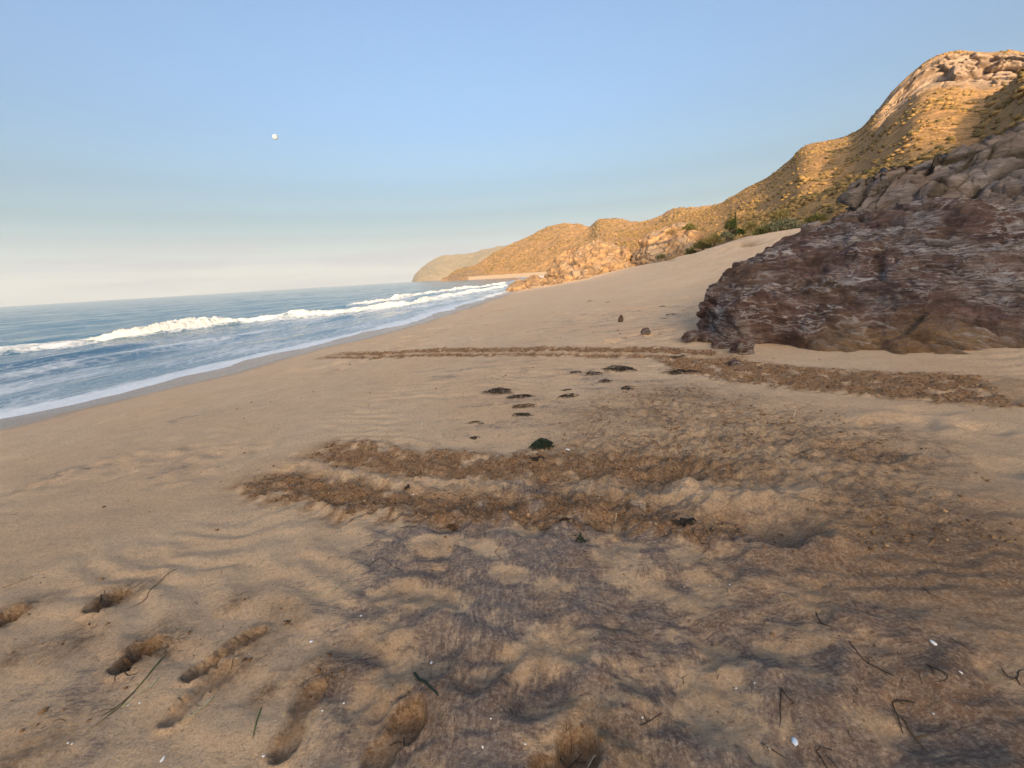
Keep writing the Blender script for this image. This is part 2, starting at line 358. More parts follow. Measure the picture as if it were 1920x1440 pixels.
    # turtle crawls: two rows of flipper scoops either side of a dragged middle
    for pts, hw, per, dep, dm in ((T_UP, .46, .36, .04, 1.0), (T_SIDE, .60, .42, .035, .95), (T_LOW, .52, .40, .036, .95)):
        d, t, sd, L = poly_dist(X, Y, pts)
        end = sstep(0, .6, t) * sstep(0, .3, L - t + .15)
        wob = .14 * fbm2(X * 1.9 + 3, Y * 1.9, 3); dd = d * sd + wob
        k = np.exp(-(np.maximum(np.abs(dd) - hw, 0) / .12) ** 2) * end
        cres = np.abs(dd) - hw * .62 + .10 * np.cos(2 * np.pi * (t / per + .25 * sd))
        scoop = np.exp(-(cres / .13) ** 2) * (.5 + .5 * np.cos(2 * np.pi * (t / per + .2 * np.abs(dd) / hw + .25 * sd)))
        hh += k * (-dep * scoop * 1.25 - .02 * np.exp(-(dd / .3) ** 2) + .02 * np.exp(-(dd / .1) ** 2)) 
        hh += end * .020 * np.exp(-((np.abs(dd) - hw - .02) / .09) ** 2) * (.4 + 1.6 * n2)
        hh += k * (.020 * fbm2(X * 7, Y * 7, 3) + .030 * fbm2(X * 17, Y * 17, 3) + .016 * fbm2(X * 34, Y * 34, 2))
        lat = np.exp(-(np.maximum(np.abs(dd) - hw - .02 + .35 * n2, 0) / .11) ** 2) * end
        da = np.maximum(da, dm * lat * (1 - .75 * np.exp(-(dd / .13) ** 2) * (pts is not T_SIDE)) * sstep(-.55, .02, n2 + .4 * scoop))
    d, t, sd, L = poly_dist(X, Y, T_FAR)
    hh += -.02 * np.exp(-(d / .35) ** 2) + .03 * np.exp(-(d / .7) ** 2) * fbm2(X * 3.2, Y * 3.2, 3) ; da = np.maximum(da, .25 * np.exp(-(d / .4) ** 2) * sstep(-.1, .3, n1))
    # churned ground and the filled nest pit
    for px, py, rx, ry in [(1230, 800, .75, 1.0), (1430, 820, .9, .9), (1150, 850, .5, .5), (1330, 860, .7, .5), (1560, 830, .7, .7), (1640, 940, .45, .5), (1300, 760, .7, .9)]:
        g = ground(px, py); w = np.exp(-.5 * (((X - g[0]) / rx) ** 2 + ((Y - g[1]) / ry) ** 2) * 1.6)
        sp = np.maximum(sp, w); hh += w * (.022 * fbm2(X * 4, Y * 4, 4) + .022 * fbm2(X * 14, Y * 14, 3))
    for (cx, cy), r, d0 in ((PIT, .25, -.10), (MOUND, .40, .045), (RIM, .2, .05), (ground(1215, 905)[:2], .2, -.07), (ground(1270, 890)[:2], .16, -.07), (ground(1600, 850)[:2], .25, -.04), (ground(1040, 905)[:2], .2, -.05)):
        q = np.hypot(X - cx, (Y - cy) * 1.25) / r + .45 * n1 + .2 * n2; hh += d0 * np.exp(-q ** 2) + .018 * np.exp(-(q / 1.7) ** 2) * fbm2(X * 9, Y * 9, 3)
        if d0 < 0: hh += -d0 * .45 * np.exp(-((q - 1.5) / .35) ** 2); da = np.maximum(da, .7 * np.exp(-q ** 2)); mi = np.maximum(mi, .6 * np.exp(-((q - .9) / .5) ** 2))
        else: sp *= 1 - .8 * np.exp(-q ** 2); da *= 1 - .7 * np.exp(-q ** 2)
    g = ground(1760, 1060); w = np.exp(-(((X - g[0]) / 1.5) ** 2 + ((Y - g[1]) / .8) ** 2)); da = np.maximum(da, .72 * w); mi = np.maximum(mi, .62 * w); hh += w * .006 * np.sin((Y + .25 * X + .25 * n1) * 2 * np.pi / .16)  # brown sand, darkened further: vignette and shade put into damp and mineral
    for px, py, rx, ry in [(1850, 1300, .9, .6), (1650, 1420, .6, .35), (1900, 1120, 1.2, .6)]:
        g = ground(px, py); w = np.exp(-(((X - g[0]) / rx) ** 2 + ((Y - g[1]) / ry) ** 2)) * sstep(-.5, .25, n1); da = np.maximum(da, .6 * w); mi = np.maximum(mi, .75 * w)  # more of the lower-right darkening, shade carried in the colour masks
    # shoe prints
    for (a, b, w, dep) in _prints:
        ax, ay = a; dx, dy = b[0] - ax, b[1] - ay; l = math.hypot(dx, dy)
        m_ = np.where((np.abs(X - ax - dx / 2) < .5) & (np.abs(Y - ay - dy / 2) < .5))[0]
        t = np.clip(((X[m_] - ax) * dx + (Y[m_] - ay) * dy) / (l * l), 0, 1)
        d = np.hypot(X[m_] - ax - t * dx, Y[m_] - ay - t * dy)
        wl_ = w * (1 - .28 * np.exp(-((t - .42) / .2) ** 2)) * (1 + .12 * (t > .6)); q = d / wl_ + .10 * fbm2(X[m_] * 14, Y[m_] * 14, 2)
        ins = 1 - sstep(.82, 1.06, q)
        tread = .006 * np.sin(t * l / .028 * 2 * np.pi) * (dep > .05)
        hh[m_] = hh[m_] * (1 - ins) + ins * (-dep * (.75 + .45 * t * (w > .06)) + tread + .006 * n2[m_]) + .016 * np.exp(-((q - 1.25) / .22) ** 2) * (1 + n2[m_])
        da[m_] = np.maximum(da[m_], (1 - sstep(1.0, 1.22, q)) * np.clip(dep * 16, .3, 1.)); mi[m_] *= 1 - ins
        # crumbs thrown forward
        d2 = np.hypot(X[m_] - b[0] - dx * .5, Y[m_] - b[1] - dy * .5); sp[m_] = np.maximum(sp[m_], .7 * np.exp(-(d2 / .16) ** 2) * (dep > .02))
    for px, py, r in [(60, 1400, .18), (140, 1200, .16), (330, 1200, .16), (500, 1300, .08), (440, 1130, .1), (30, 1230, .14)]:
        g = ground(px, py); w = np.exp(-((X - g[0]) ** 2 + (Y - g[1]) ** 2) / (r * r)); sp = np.maximum(sp, .6 * w); hh += w * .012 * fbm2(X * 22, Y * 22, 2)
    h[I] += hh; mineral[I] = mi; damp[I] = np.maximum(damp[I], da); spat[I] = sp
    return h, np.clip(mineral, 0, 1), np.clip(damp, 0, 1), np.clip(spat, 0, 1)

def graded(lo, hi, c, h0, g):
    a = [c]
    while a[-1] < hi: a.append(a[-1] + h0 * (1 + abs(a[-1] - c) / g))
    b = [c]
    while b[-1] > lo: b.append(b[-1] - h0 * (1 + abs(b[-1] - c) / g))
    return np.array(b[:0:-1] + a)

def sand_material():
    M = NM('sand', .93, .15)
    mi, da, sp, wet = M.attr('mineral'), M.attr('damp'), M.attr('spatter'), M.attr('wet')
    V = M.tc.outputs['Object']
    big = M.noise(.5, 4); mid = M.noise(3.2, 5, .6); fine = M.noise(60, 3, .7); grain = M.noise(420, 2, .8)
    tan = M.mix(M.ramp(big, (.35, 0), (.65, 1)), (.84, .555, .325), (.86, .61, .385))
    tan = M.mix(M.ramp(mid, (.4, 0), (.75, .5)), tan, (.62, .40, .235))
    # hair-fine wind-drawn streaks of pale and dark grains
    wv = M.warp(V, 1.3, .30); wv = M.warp(wv, 6.0, .07)
    st = M.noise(1, 6, .68, vec=M.mapping((13, 62, 9), (0, 0, .35), wv)); st2 = M.noise(1, 6, .7, vec=M.mapping((52, 13, 9), (0, 0, -.5), wv))
    stk = M.mix(M.ramp(M.noise(1.1, 3), (.42, 0), (.58, 1)), st, st2)
    dark = M.mix(M.ramp(stk, (.40, 0), (.62, 1)), (.125, .102, .110), (.32, .26, .225))
    thr = M.math('MULTIPLY_ADD', M.ramp(stk, (.38, 0), (.66, 1)), .55, M.math('MULTIPLY', M.ramp(M.noise(9, 5, .7), (.34, 1), (.62, 0)), .38))
    f = M.math('MULTIPLY', M.math('SUBTRACT', mi, thr), 1.8, clamp=True); f = M.math('MULTIPLY', M.math('ADD', f, M.math('MULTIPLY', mi, .22), clamp=True), .92)
    col = M.mix(f, tan, dark)
    # damp freshly turned sand; the mask also carries painted shade at lower right
    df = M.math('MULTIPLY', da, M.ramp(M.noise(24, 4, .7), (.30, .62), (.55, 1.)), clamp=True)
    col = M.mix(df, col, M.mix(M.ramp(M.noise(7, 3), (.4, 0), (.65, 1)), (.33, .155, .055), (.17, .085, .038)))
    # clotted spatter
    cl = M.noise(13, 6, .76, vec=M.warp(V, 5, .16)); big_cl = M.noise(2.6, 4, .65); spm = M.math('MULTIPLY', M.ramp(sp, (.05, 0), (.6, 1.)), M.ramp(big_cl, (.36, .25), (.60, 1.)))
    col = M.mix(M.math('MULTIPLY', spm, .5), col, (.36, .205, .105)); pf = M.math('MULTIPLY', M.ramp(cl, (.46, 0), (.58, .9)), spm)
    col = M.mix(pf, col, (.17, .095, .05))
    # sparse dark specks
    spk = M.ramp(M.voro(20), (.06, 1), (.13, 0)); spk = M.math('MULTIPLY', spk, M.ramp(M.noise(5, 2), (.46, 0), (.60, .9)))
    col = M.mix(spk, col, (.16, .10, .06))
    # wet strip
    col = M.mix(wet, col, (.33, .225, .145))
    col = M.mix(M.ramp(grain, (.3, .24), (.7, 0)), col, (.22, .14, .085)); col = M.mix(M.ramp(fine, (.46, 0), (.64, .34)), col, (.84, .64, .46)); col = M.mix(M.ramp(M.noise(80, 4, .75), (.36, .45), (.46, 0)), col, (.28, .18, .11)); col = M.mix(M.ramp(M.noise(27, 5, .75), (.38, .30), (.48, 0)), col, (.36, .23, .14))
    b = M.bump(M.noise(26, 5, .72), .034, 1.); b = M.bump(M.noise(90, 4, .75), .012, 1., b); b = M.bump(M.math('MULTIPLY', cl, M.math('ADD', sp, da, clamp=True)), .05, 1., b)
    b = M.bump(M.math('MULTIPLY', stk, mi), .010, .8, b); b = M.bump(grain, .004, .6, b)
    r = M.math('SUBTRACT', .95, M.math('MULTIPLY', wet, .75))
    M.set(M.b, 'Specular IOR Level', M.math('MULTIPLY_ADD', wet, .4, .22))
    return M.done(col, b, r)

gx = graded(-42, 62, .1, .0105, 1.3); gy = graded(-14, 140, 1.25, .0095, 1.5)
gy = np.concatenate([np.linspace(-14, .2, 40), gy[gy > .25]])
GX, GY = np.meshgrid(gx, gy, indexing='ij')
_x, _y = GX.ravel(), GY.ravel()
_h, _mi, _da, _sp = sand_features(_x, _y)
_z = base_z(_x, _y) + _h
_s = sdist(_x, _y) + .5 * fbm2(_x * .15, _y * .15, 3)
_wet = 1 - sstep(2.2, 3.4, _s + .8 * fbm2(_y * .35, _x * .35, 2))
SAND = struct(link('sand', grid_mesh('sand', np.stack([_x, _y, _z], 1).reshape(*GX.shape, 3), sand_material(),
              {'mineral': _mi, 'damp': _da, 'spatter': _sp, 'wet': _wet})))
_Z2 = _z.reshape(GX.shape)
def sand_z(x, y):
    i = np.clip(np.searchsorted(gx, x) - 1, 0, len(gx) - 2); j = np.clip(np.searchsorted(gy, y) - 1, 0, len(gy) - 2)
    u = (x - gx[i]) / (gx[i + 1] - gx[i]); v = (y - gy[j]) / (gy[j + 1] - gy[j])
    return (_Z2[i, j] * (1 - u) + _Z2[i + 1, j] * u) * (1 - v) + (_Z2[i, j + 1] * (1 - u) + _Z2[i + 1, j + 1] * u) * v
def on_sand(px, py):
    """photo pixel -> point on the finished sand surface"""
    return _march(px, py, sand_z)

# ------------------------------------------------------------------ sea
_bk = np.array([at_z(px, py, .25) for px, py in [(0, 655), (120, 641), (250, 627), (400, 608), (540, 594), (640, 584), (760, 570), (830, 556), (900, 545), (945, 536)]])
_bk2 = np.array([at_z(px, py, .3) for px, py in [(640, 572), (720, 562), (790, 549), (860, 541), (930, 533)]])
def line_x(pts, y):
    return np.interp(y, np.concatenate([[-300], pts[:, 1], [pts[-1, 1] + 300]]), np.concatenate([[pts[0, 0] - 300], pts[:, 0], [pts[-1, 0] + 40]]))
def sea_height(x, y):
    s = -sdist(x, y)                                    # metres offshore
    off = sstep(1, 14, s)
    w1 = fbm2(x * .05, y * .05, 2)
    z = off * (.10 * np.sin(s * 2 * np.pi / 13 + 3.5 * w1 + .02 * y) + .22 * fbm2(s * .16, y * .045, 3) + .10 * fbm2(s * .55, y * .2, 3))
    z *= .5 + .5 * sstep(6, 30, s)
    z += sstep(2, 6, s) * .05 * fbm2(s * 1.4 + .5 * w1, y * .45, 3)
    far = 1 - sstep(150, 500, s); z = z * (.5 + .5 * far)
    foam = np.zeros_like(z)
    for k, (pts, A, wbk) in enumerate(((_bk, .52, 1.0), (_bk2, .42, .8))):
        d = (line_x(pts, y) - x) * .75 + .9 * fbm2(y * .09 + 7 * k, y * 0 + 2.2, 2)      # > 0 seaward
        lo, hi = (pts[0, 1] - 60, pts[-1, 1] + 20) if k == 0 else (pts[0, 1] - 6, pts[-1, 1] + 40)
        al = sstep(lo, lo + 12, y) * (1 - sstep(hi - 15, hi, y)) * (.78 + .5 * fbm2(y * .12 + k, y * 0 + 5.5, 3))
        z += al * A * np.where(d > 0, np.exp(-(d / 3.4) ** 2), np.exp(-(d / (.85 * wbk)) ** 2))
        br = np.where(d > 0, np.exp(-(d / .75) ** 2), np.exp(-(np.maximum(-d - .7, 0) / .8) ** 2)) * np.clip(al * 1.25, 0, 1) * (.72 + .5 * fbm2(x * .5, y * .5, 3))
        foam = np.maximum(foam, br)
        foam = np.maximum(foam, .46 * al * np.where(d < 0, np.exp(d / 6.), .35 * np.exp(-d / 3)))
        z += br * (.20 * fbm2(x * 1.1, y * 1.1, 4) + .10 * fbm2(x * 3.6, y * 3.6, 2)) * far
    # small unbroken wavelets running in over the shallows
    for o_, A in ((9.0, .24), (5.6, .16), (13.5, .22), (3.4, .09), (18., .2)):
        d = s - o_ - 1.6 * fbm2(y * .08 + o_, y * 0 + 1.5, 3); g = sstep(-.15, .3, fbm2(y * .07 + 3 * o_, y * 0 + .7, 2) + .1)
        z += A * g * np.where(d > 0, np.exp(-(d / 1.3) ** 2), np.exp(-(d / .45) ** 2))
    # thin swash with a foam lip
    edge = s - .25 - .45 * fbm2(y * .22, y * 0 + 4.1, 3)
    z = np.where(s < 3, z * sstep(0, 3, s) + .02, z)
    foam = np.maximum(foam, .95 * np.exp(-(np.maximum(edge - .35, 0) / .55) ** 2))
    inner = (1 - sstep(12, 26, s)) * .54 + .10
    foam = np.maximum(foam, inner * (.75 + .9 * fbm2(s * .35, y * .11, 3)) * sstep(-.5, 1, s))
    return z, np.clip(foam, 0, 1)
def sea_material():
    M = NM('sea_water', .08, .5); M.set(M.b, 'IOR', 1.33)
    f = M.attr('foam'); V = M.tc.outputs['Object']
    w = M.warp(V, .9, .6)
    lace = M.voro(1.9, 'DISTANCE_TO_EDGE', vec=M.mapping((1.15, .55, 1), (0, 0, -.45), w)); lace = M.ramp(lace, (.0, 1), (.26, 0))
    fr = M.noise(5, 5, .7, vec=w); br = M.noise(1, 4, .6, vec=M.mapping((1.2, .28, 1), (0, 0, -.45), w))
    t = M.math('MULTIPLY_ADD', lace, .16, M.math('MULTIPLY_ADD', fr, .48, M.math('MULTIPLY', br, .62)))
    a = M.math('SUBTRACT', M.math('MULTIPLY_ADD', f, .95, t), .98); a = M.math('MULTIPLY', a, 2.6, clamp=True)
    sh = M.attr('shallow')
    deep = M.mix(M.noise(.06, 3), (.018, .100, .185), (.028, .135, .215))
    wat = M.mix(sh, deep, (.17, .26, .32))
    col = M.mix(a, wat, (.82, .84, .84))
    rip = M.noise(1, 5, .62, vec=M.mapping((1.5, .55, 1), (0, 0, -.5))); rip2 = M.noise(1, 4, .6, vec=M.mapping((.42, .13, 1), (0, 0, -.42)))
    b = M.bump(rip2, .9, .5); b = M.bump(rip, .22, .55, b); b = M.bump(M.noise(7, 3, .6, vec=M.mapping((1, .5, 1), (0, 0, -.5))), .03, .5, b); b = M.bump(M.math('MULTIPLY', fr, a), .10, .8, b)
    return M.done(col, b, M.math('MULTIPLY_ADD', a, .65, .10))
ux = graded(-9000, 3600, -18, .26, 8); uy = graded(-2500, 9000, 30, .38, 13)
UX, UY = np.meshgrid(ux, uy, indexing='ij'); _x, _y = UX.ravel(), UY.ravel()
_z, _f = sea_height(_x, _y)
_sh = 1 - sstep(1.5, 22, -sdist(_x, _y))
struct(link('sea', grid_mesh('sea', np.stack([_x, _y, _z], 1).reshape(*UX.shape, 3), sea_material(), {'foam': _f, 'shallow': _sh})))

# broken foam lumps tumbling on the crests
def lumps(P, R, squash=1., seed=0, sub=0):
    """joined irregular lumps: positions P (n,3), radii R (n,) -> verts, tris"""
    rg = np.random.default_rng(seed)
    t = (1 + 5 ** .5) / 2
    iv = np.array([(-1, t, 0), (1, t, 0), (-1, -t, 0), (1, -t, 0), (0, -1, t), (0, 1, t), (0, -1, -t), (0, 1, -t), (t, 0, -1), (t, 0, 1), (-t, 0, -1), (-t, 0, 1)]); iv /= np.linalg.norm(iv[0])
    it = np.array([(0, 11, 5), (0, 5, 1), (0, 1, 7), (0, 7, 10), (0, 10, 11), (1, 5, 9), (5, 11, 4), (11, 10, 2), (10, 7, 6), (7, 1, 8), (3, 9, 4), (3, 4, 2), (3, 2, 6), (3, 6, 8), (3, 8, 9), (4, 9, 5), (2, 4, 11), (6, 2, 10), (8, 6, 7), (9, 8, 1)])
    n = len(P); q = rg.uniform(.6, 1.4, (n, 12, 1)) * iv[None] * np.asarray(R).reshape(n, 1, 1)
    q = q * rg.uniform(.75, 1.3, (n, 1, 3)); q[:, :, 2] *= squash
    a = rg.uniform(0, 6.28, n); c, s = np.cos(a)[:, None], np.sin(a)[:, None]
    q = np.stack([q[..., 0] * c - q[..., 1] * s, q[..., 0] * s + q[..., 1] * c, q[..., 2]], -1) + np.asarray(P)[:, None]
    T = (it[None] + 12 * np.arange(n)[:, None, None]).reshape(-1, 3)
    return q.reshape(-1, 3), T
FM = NM('sea_foam', .7, .3); foam_mat = FM.done(FM.mix(FM.ramp(FM.noise(5, 5, .7), (.35, .6), (.6, 0)), (.88, .88, .86), (.66, .71, .74)), FM.bump(FM.noise(5, 6, .8), .2, 1.))
FM.set(FM.b, 'Subsurface Weight', 0.0)
def foam_crest(pts, k, y0, y1, lo, hi, name, label, wid):
    """rolling whitewater: a lumpy strip riding on the broken face of the wave"""
    n, m_ = int((y1 - y0) / .085), 34; yy = np.linspace(y0, y1, n)[:, None] + np.zeros((1, m_)); dd = np.linspace(-1.5, .55, m_)[None] * wid + np.zeros((n, 1))
    dd = dd + .35 * fbm2(yy * .7, dd * .3, 3)
    xx = line_x(pts, yy.ravel()).reshape(yy.shape) - (dd - .9 * fbm2(yy * .09 + 7 * k, yy * 0 + 2.2, 2)) / .75
    z, f = sea_height(xx.ravel(), yy.ravel()); z = z.reshape(yy.shape)
    al = sstep(lo, lo + 3, yy) * (1 - sstep(hi - 3, hi, yy)) * (.28 + 1.1 * sstep(-.4, .35, fbm2(yy * .16 + 4 * k, yy * 0 + 9.1, 3)))
    t = (dd / wid + 1.5) / 2.05; prof = np.clip(np.sin(np.clip(t, 0, 1) ** .75 * np.pi), 0, 1)
    bl = .5 + .5 * fbm2(xx * 1.4, yy * 1.4, 3); lumpy = .34 * bl + .30 * np.abs(fbm2(xx * 3.2, yy * 3.2, 3)) + .12 * np.abs(fbm2(xx * 12, yy * 12, 2)) * 1.5
    h = prof * al * (.12 + lumpy) * .72 - .09 - .12 * (1 - al)
    h = h + .16 * fbm2(xx * 1.9 + 9, yy * 1.9, 4) - .45 * (1 - sstep(0, .16, t)) - .3 * sstep(.88, 1., t)
    h[:, 0] -= 1.0; h[:, 1] -= .55; h[:, 2] -= .25; h[:, -1] -= .8
    P = np.stack([xx - .10 * prof * lumpy, yy, z + h], -1)
    return tag(stuff(link(name, grid_mesh(name, P, foam_mat))), label, 'sea foam')
FB = foam_mat.node_tree
foam_crest(_bk, 0, _bk[0, 1] - 10, _bk[-1, 1] + 4, _bk[0, 1] - 10, _bk[-1, 1] + 4, 'breaking_foam', 'long white breaking wave crest rolling towards the beach', .6)
foam_crest(_bk2, 1, _bk2[0, 1], _bk2[-1, 1] + 20, _bk2[0, 1], _bk2[-1, 1] + 20, 'breaking_foam', 'short white crest of the farther wave near the headland', .5)

# ------------------------------------------------------------------ hills as lofted terrain
def crom(K, t):
    """Catmull-Rom through rows of K at parameters t (0..len-1)"""
    K = np.asarray(K, float); n = len(K); i = np.clip(np.floor(t).astype(int), 0, n - 2); f = (t - i)[:, None]
    p0, p1, p2, p3 = K[np.clip(i - 1, 0, n - 1)], K[i], K[i + 1], K[np.clip(i + 2, 0, n - 1)]
    return .5 * (2 * p1 + (p2 - p0) * f + (2 * p0 - 5 * p1 + 4 * p2 - p3) * f * f + (3 * p1 - p0 - 3 * p2 + p3) * f ** 3)
def normals(P):
    du = np.gradient(P, axis=0); dv = np.gradient(P, axis=1); n = np.cross(du, dv); l = np.linalg.norm(n, axis=2, keepdims=True); return n / np.maximum(l, 1e-9)
def loft(cols, nu, nv, nb, prof=1.0, dpow=1.0, sink=2.0):
    """cols: list of (base_point, crest_point, back_point); rows run base -> crest -> back.
    prof < 1: convex front, > 1: concave. Returns (nu, nv+nb, 3)"""
    A = np.array([[*b, *c, *k] for b, c, k in cols]); t = np.linspace(0, len(cols) - 1, nu)
    # finer where columns are far apart is not needed: the noise hides it
    C = crom(A, t); B, Cr, Bk = C[:, :3], C[:, 3:6], C[:, 6:9]
    v = np.linspace(0, 1, nv)
    rows = []
    for a in v:
        q = a ** dpow; p = B + (Cr - B) * q; p[:, 2] = B[:, 2] + (Cr[:, 2] - B[:, 2]) * a ** prof; rows.append(p)
    for a in np.linspace(0, 1, nb + 1)[1:]:
        p = Cr + (Bk - Cr) * a; p[:, 2] = Cr[:, 2] + (Bk[:, 2] - Cr[:, 2]) * a ** 1.4; rows.append(p)
    return np.stack(rows, 1)
def pt_az(px, py, D, z=None):
    a, e = azel(px, py); return np.array([D * math.sin(a), D * math.cos(a), (CAMZ + D * math.tan(e)) if z is None else z])

def hill_material(name, soil, soil2, scrub, rock, rock_amt, spk=.35, steep=(.55, .75)):
    M = NM(name, .95, .1); V = M.tc.outputs['Object']
    c = M.mix(M.ramp(M.noise(.02, 5, .6), (.35, 0), (.65, 1)), soil, soil2)
    sp_ = M.noise(spk, 5, .75); c = M.mix(M.ramp(sp_, (.46, 0), (.60, .85)), c, scrub)
    sp2 = M.noise(spk * 3.1, 3, .7); c = M.mix(M.ramp(sp2, (.5, 0), (.66, .6)), c, (scrub[0] * .7, scrub[1] * .8, scrub[2] * .75))
    g = M.N('NewGeometry'); sxyz = M.N('SeparateXYZ'); M.t.links.new(g.outputs['True Normal'], sxyz.inputs[0])
    st = M.ramp(sxyz.outputs['Z'], (steep[0], 1), (steep[1], 0)); st = M.math('MULTIPLY', M.math('MAXIMUM', st, M.attr('rocky')), rock_amt, clamp=True)
    rc = M.mix(M.ramp(M.noise(.12, 6, .7, vec=M.mapping((1, 1, 2.2))), (.35, 0), (.65, 1)), rock, (rock[0] * .55, rock[1] * .55, rock[2] * .6))
    c = M.mix(st, c, rc)
    b = M.bump(sp_, 1.2 * .35 / spk, .9); b = M.bump(M.noise(spk * 2.5, 5, .75), .8 * .35 / spk, .8, b)
    return M.done(c, b)
SOIL, SOIL2, SCRUB = (.55, .31, .14), (.48, .285, .125), (.22, .135, .055)

def scrub_scatter(name, P, n, rmin, rmax, mat, seed, label, mask=None):
    """low shrubs scattered over a terrain grid P"""
    rg = np.random.default_rng(seed); nu, nv = P.shape[:2]
    c = .25 * (P[:-1, :-1] + P[1:, :-1] + P[1:, 1:] + P[:-1, 1:]); ar = np.linalg.norm(np.cross(P[1:, :-1] - P[:-1, :-1], P[:-1, 1:] - P[:-1, :-1]), axis=2)
    if mask is not None: ar = ar * np.broadcast_to(mask, (nu, max(mask.shape[1], nv)))[:nu - 1, :nv - 1]
    cc = P[:-1, :-1]; sc0 = 6. / max(rmax, .5); ar = ar * (.12 + sstep(-.1, .25, fbm2(cc[..., 0] * .02 * sc0 * .4, cc[..., 1] * .02 * sc0 * .4, 4)))
    pr = (ar / np.sum(ar)).ravel(); k = rg.choice(len(pr), n, p=pr); i, j = np.unravel_index(k, ar.shape)
    u, v = rg.random((n, 1)), rg.random((n, 1))
    q = (P[i, j] * (1 - u) + P[i + 1, j] * u) * (1 - v) + (P[i, j + 1] * (1 - u) + P[i + 1, j + 1] * u) * v
    r = rmin + (rmax - rmin) * rg.random(n) ** 3; q[:, 2] += r * .15
    V, T = lumps(q, r, .55, seed)
    tint = np.repeat(rg.random(n), 12)
    o = stuff(link(name, raw_mesh(name, V, T, mat, {'tint': tint}, smooth=False))); tag(o, label, 'scrub'); return o
def scrub_material(name, a, b, c):
    M = NM(name, .95, .1); t = M.attr('tint'); col = M.ramp(t, (.0, a), (.5, b), (.95, c)); col = M.mix(M.ramp(M.noise(6, 3), (.35, .5), (.7, 0)), col, (.12, .09, .04))
    return M.done(col)
scrub_mat = scrub_material('dry_scrub', (.44, .27, .105), (.30, .19, .075), (.13, .105, .042))

# far headland across the bay
cols = []
for px, py, Dc in [(772, 529, 2900), (780, 515, 2950), (792, 502, 3000), (820, 484, 3100), (850, 481, 3100), (880, 478, 3000), (915, 469, 2900), (960, 462, 2800), (1010, 455, 2700), (1060, 450, 2600)]:
    b = pt_az(px, py, Dc - 380, -4); c_ = pt_az(px, py, Dc); c_[2] = max(c_[2], 2); k = pt_az(px, py, Dc + 500, -4); cols.append((b, c_, k))
P = loft(cols, 160, 40, 12, .75); nr = normals(P); x, y, z = P[..., 0], P[..., 1], P[..., 2]
P[..., 2] += sstep(0, 30, z) * (22 * ridged3(x * .004, y * .004, z * .004, 4) + 8 * fbm3(x * .02, y * .02, z * .02, 3)) * .8
hm_far = hill_material('far_hill', (.36, .26, .15), (.33, .25, .15), (.22, .18, .10), (.36, .28, .2), .8, .05)
struct(link('far_headland', grid_mesh('far_headland', P, hm_far, {'rocky': np.zeros(P.shape[:2])})))

# middle headland with its twin rounded tops
cols = []
for px, py, Dc, Db in [(828, 527, 830, 800), (842, 522, 850, 770), (862, 510, 860, 720), (900, 494, 860, 670), (940, 470, 850, 620), (1000, 440, 830, 560), (1050, 423, 800, 520), (1085, 421, 780, 480), (1104, 428, 740, 450), (1125, 416, 700, 420), (1165, 416, 680, 380), (1200, 420, 640, 340), (1240, 402, 620, 320), (1270, 391, 600, 300), (1330, 388, 590, 290), (1380, 380, 580, 280)]:
    b = pt_az(px, py, Db, -2); c_ = pt_az(px, py, Dc); c_[2] = max(c_[2], 1.5); k = pt_az(px, py, Dc + 300, -2); cols.append((b, c_, k))
P = loft(cols, 330, 110, 12, 1.0); x, y, z = P[..., 0], P[..., 1], P[..., 2]
low = 1 - sstep(6, 26, z)
cliff = (1 - sstep(900, 965, x * 0 + (np.linspace(828, 1380, 330)[:, None]))) * low * sstep(-1, 3, z)
P[..., 2] += sstep(0, 14, z) * (5 * ridged3(x * .012, y * .012, z * 0, 3) + 2.0 * fbm3(x * .06, y * .06, z * .06, 3))
P[..., 1] -= cliff * 9 * ridged3(x * .06, y * .06, z * .05, 3); P[..., 2] += cliff * 4
hm_mid = hill_material('middle_hill', SOIL, SOIL2, SCRUB, (.30, .22, .15), .9, .16, (.45, .62))
struct(link('middle_headland', grid_mesh('middle_headland', P, hm_mid, {'rocky': cliff})))
scrub_scatter('middle_scrub', P[:, :112], 8000, .4, 2.0, scrub_mat, 21, 'dense dry scrub dotting the rounded middle headland', sstep(4, 10, P[..., 2]))
# pale strip of beach under it
cols = [(pt_az(px, 540, D, -.4), pt_az(px, 540, D + 30, 2.2), pt_az(px, 540, D + 60, 5)) for px, D in ((880, 640), (930, 600), (980, 540), (1040, 470), (1100, 420))]
struct(link('far_beach', grid_mesh('far_beach', loft(cols, 40, 6, 4), NM('far_sand').done((.62, .44, .27)))))

# the mountain above the beach and its foot slopes
cols = []
for px, py, Dc, Db, zb in [(1160, 440, 300, 104, 3), (1220, 426, 300, 102, 3.2), (1280, 404, 300, 98, 3.6), (1340, 386, 290, 92, 4.5), (1400, 352, 270, 84, 5.2), (1440, 332, 260, 78, 5.6), (1480, 300, 250, 74, 6), (1512, 272, 245, 70, 6), (1560, 262, 245, 66, 6), (1605, 247, 245, 64, 6),
                        (1640, 213, 246, 62, 6), (1672, 172, 248, 60, 6), (1700, 146, 250, 58, 6), (1740, 112, 252, 56, 6), (1790, 96, 255, 56, 6), (1850, 97, 256, 56, 6), (1920, 98, 256, 56, 6), (2020, 150, 250, 56, 6), (2160, 300, 235, 56, 6), (2400, 420, 210, 56, 6)]:
    b = pt_az(px, py, Db, zb); c_ = pt_az(px, py, Dc); k = pt_az(px, py, Dc + 110, -5); cols.append((b, c_, k))
NU, NV = 520, 190
P = loft(cols, NU, NV, 16, 1.06); x, y, z = P[..., 0].copy(), P[..., 1].copy(), P[..., 2].copy()
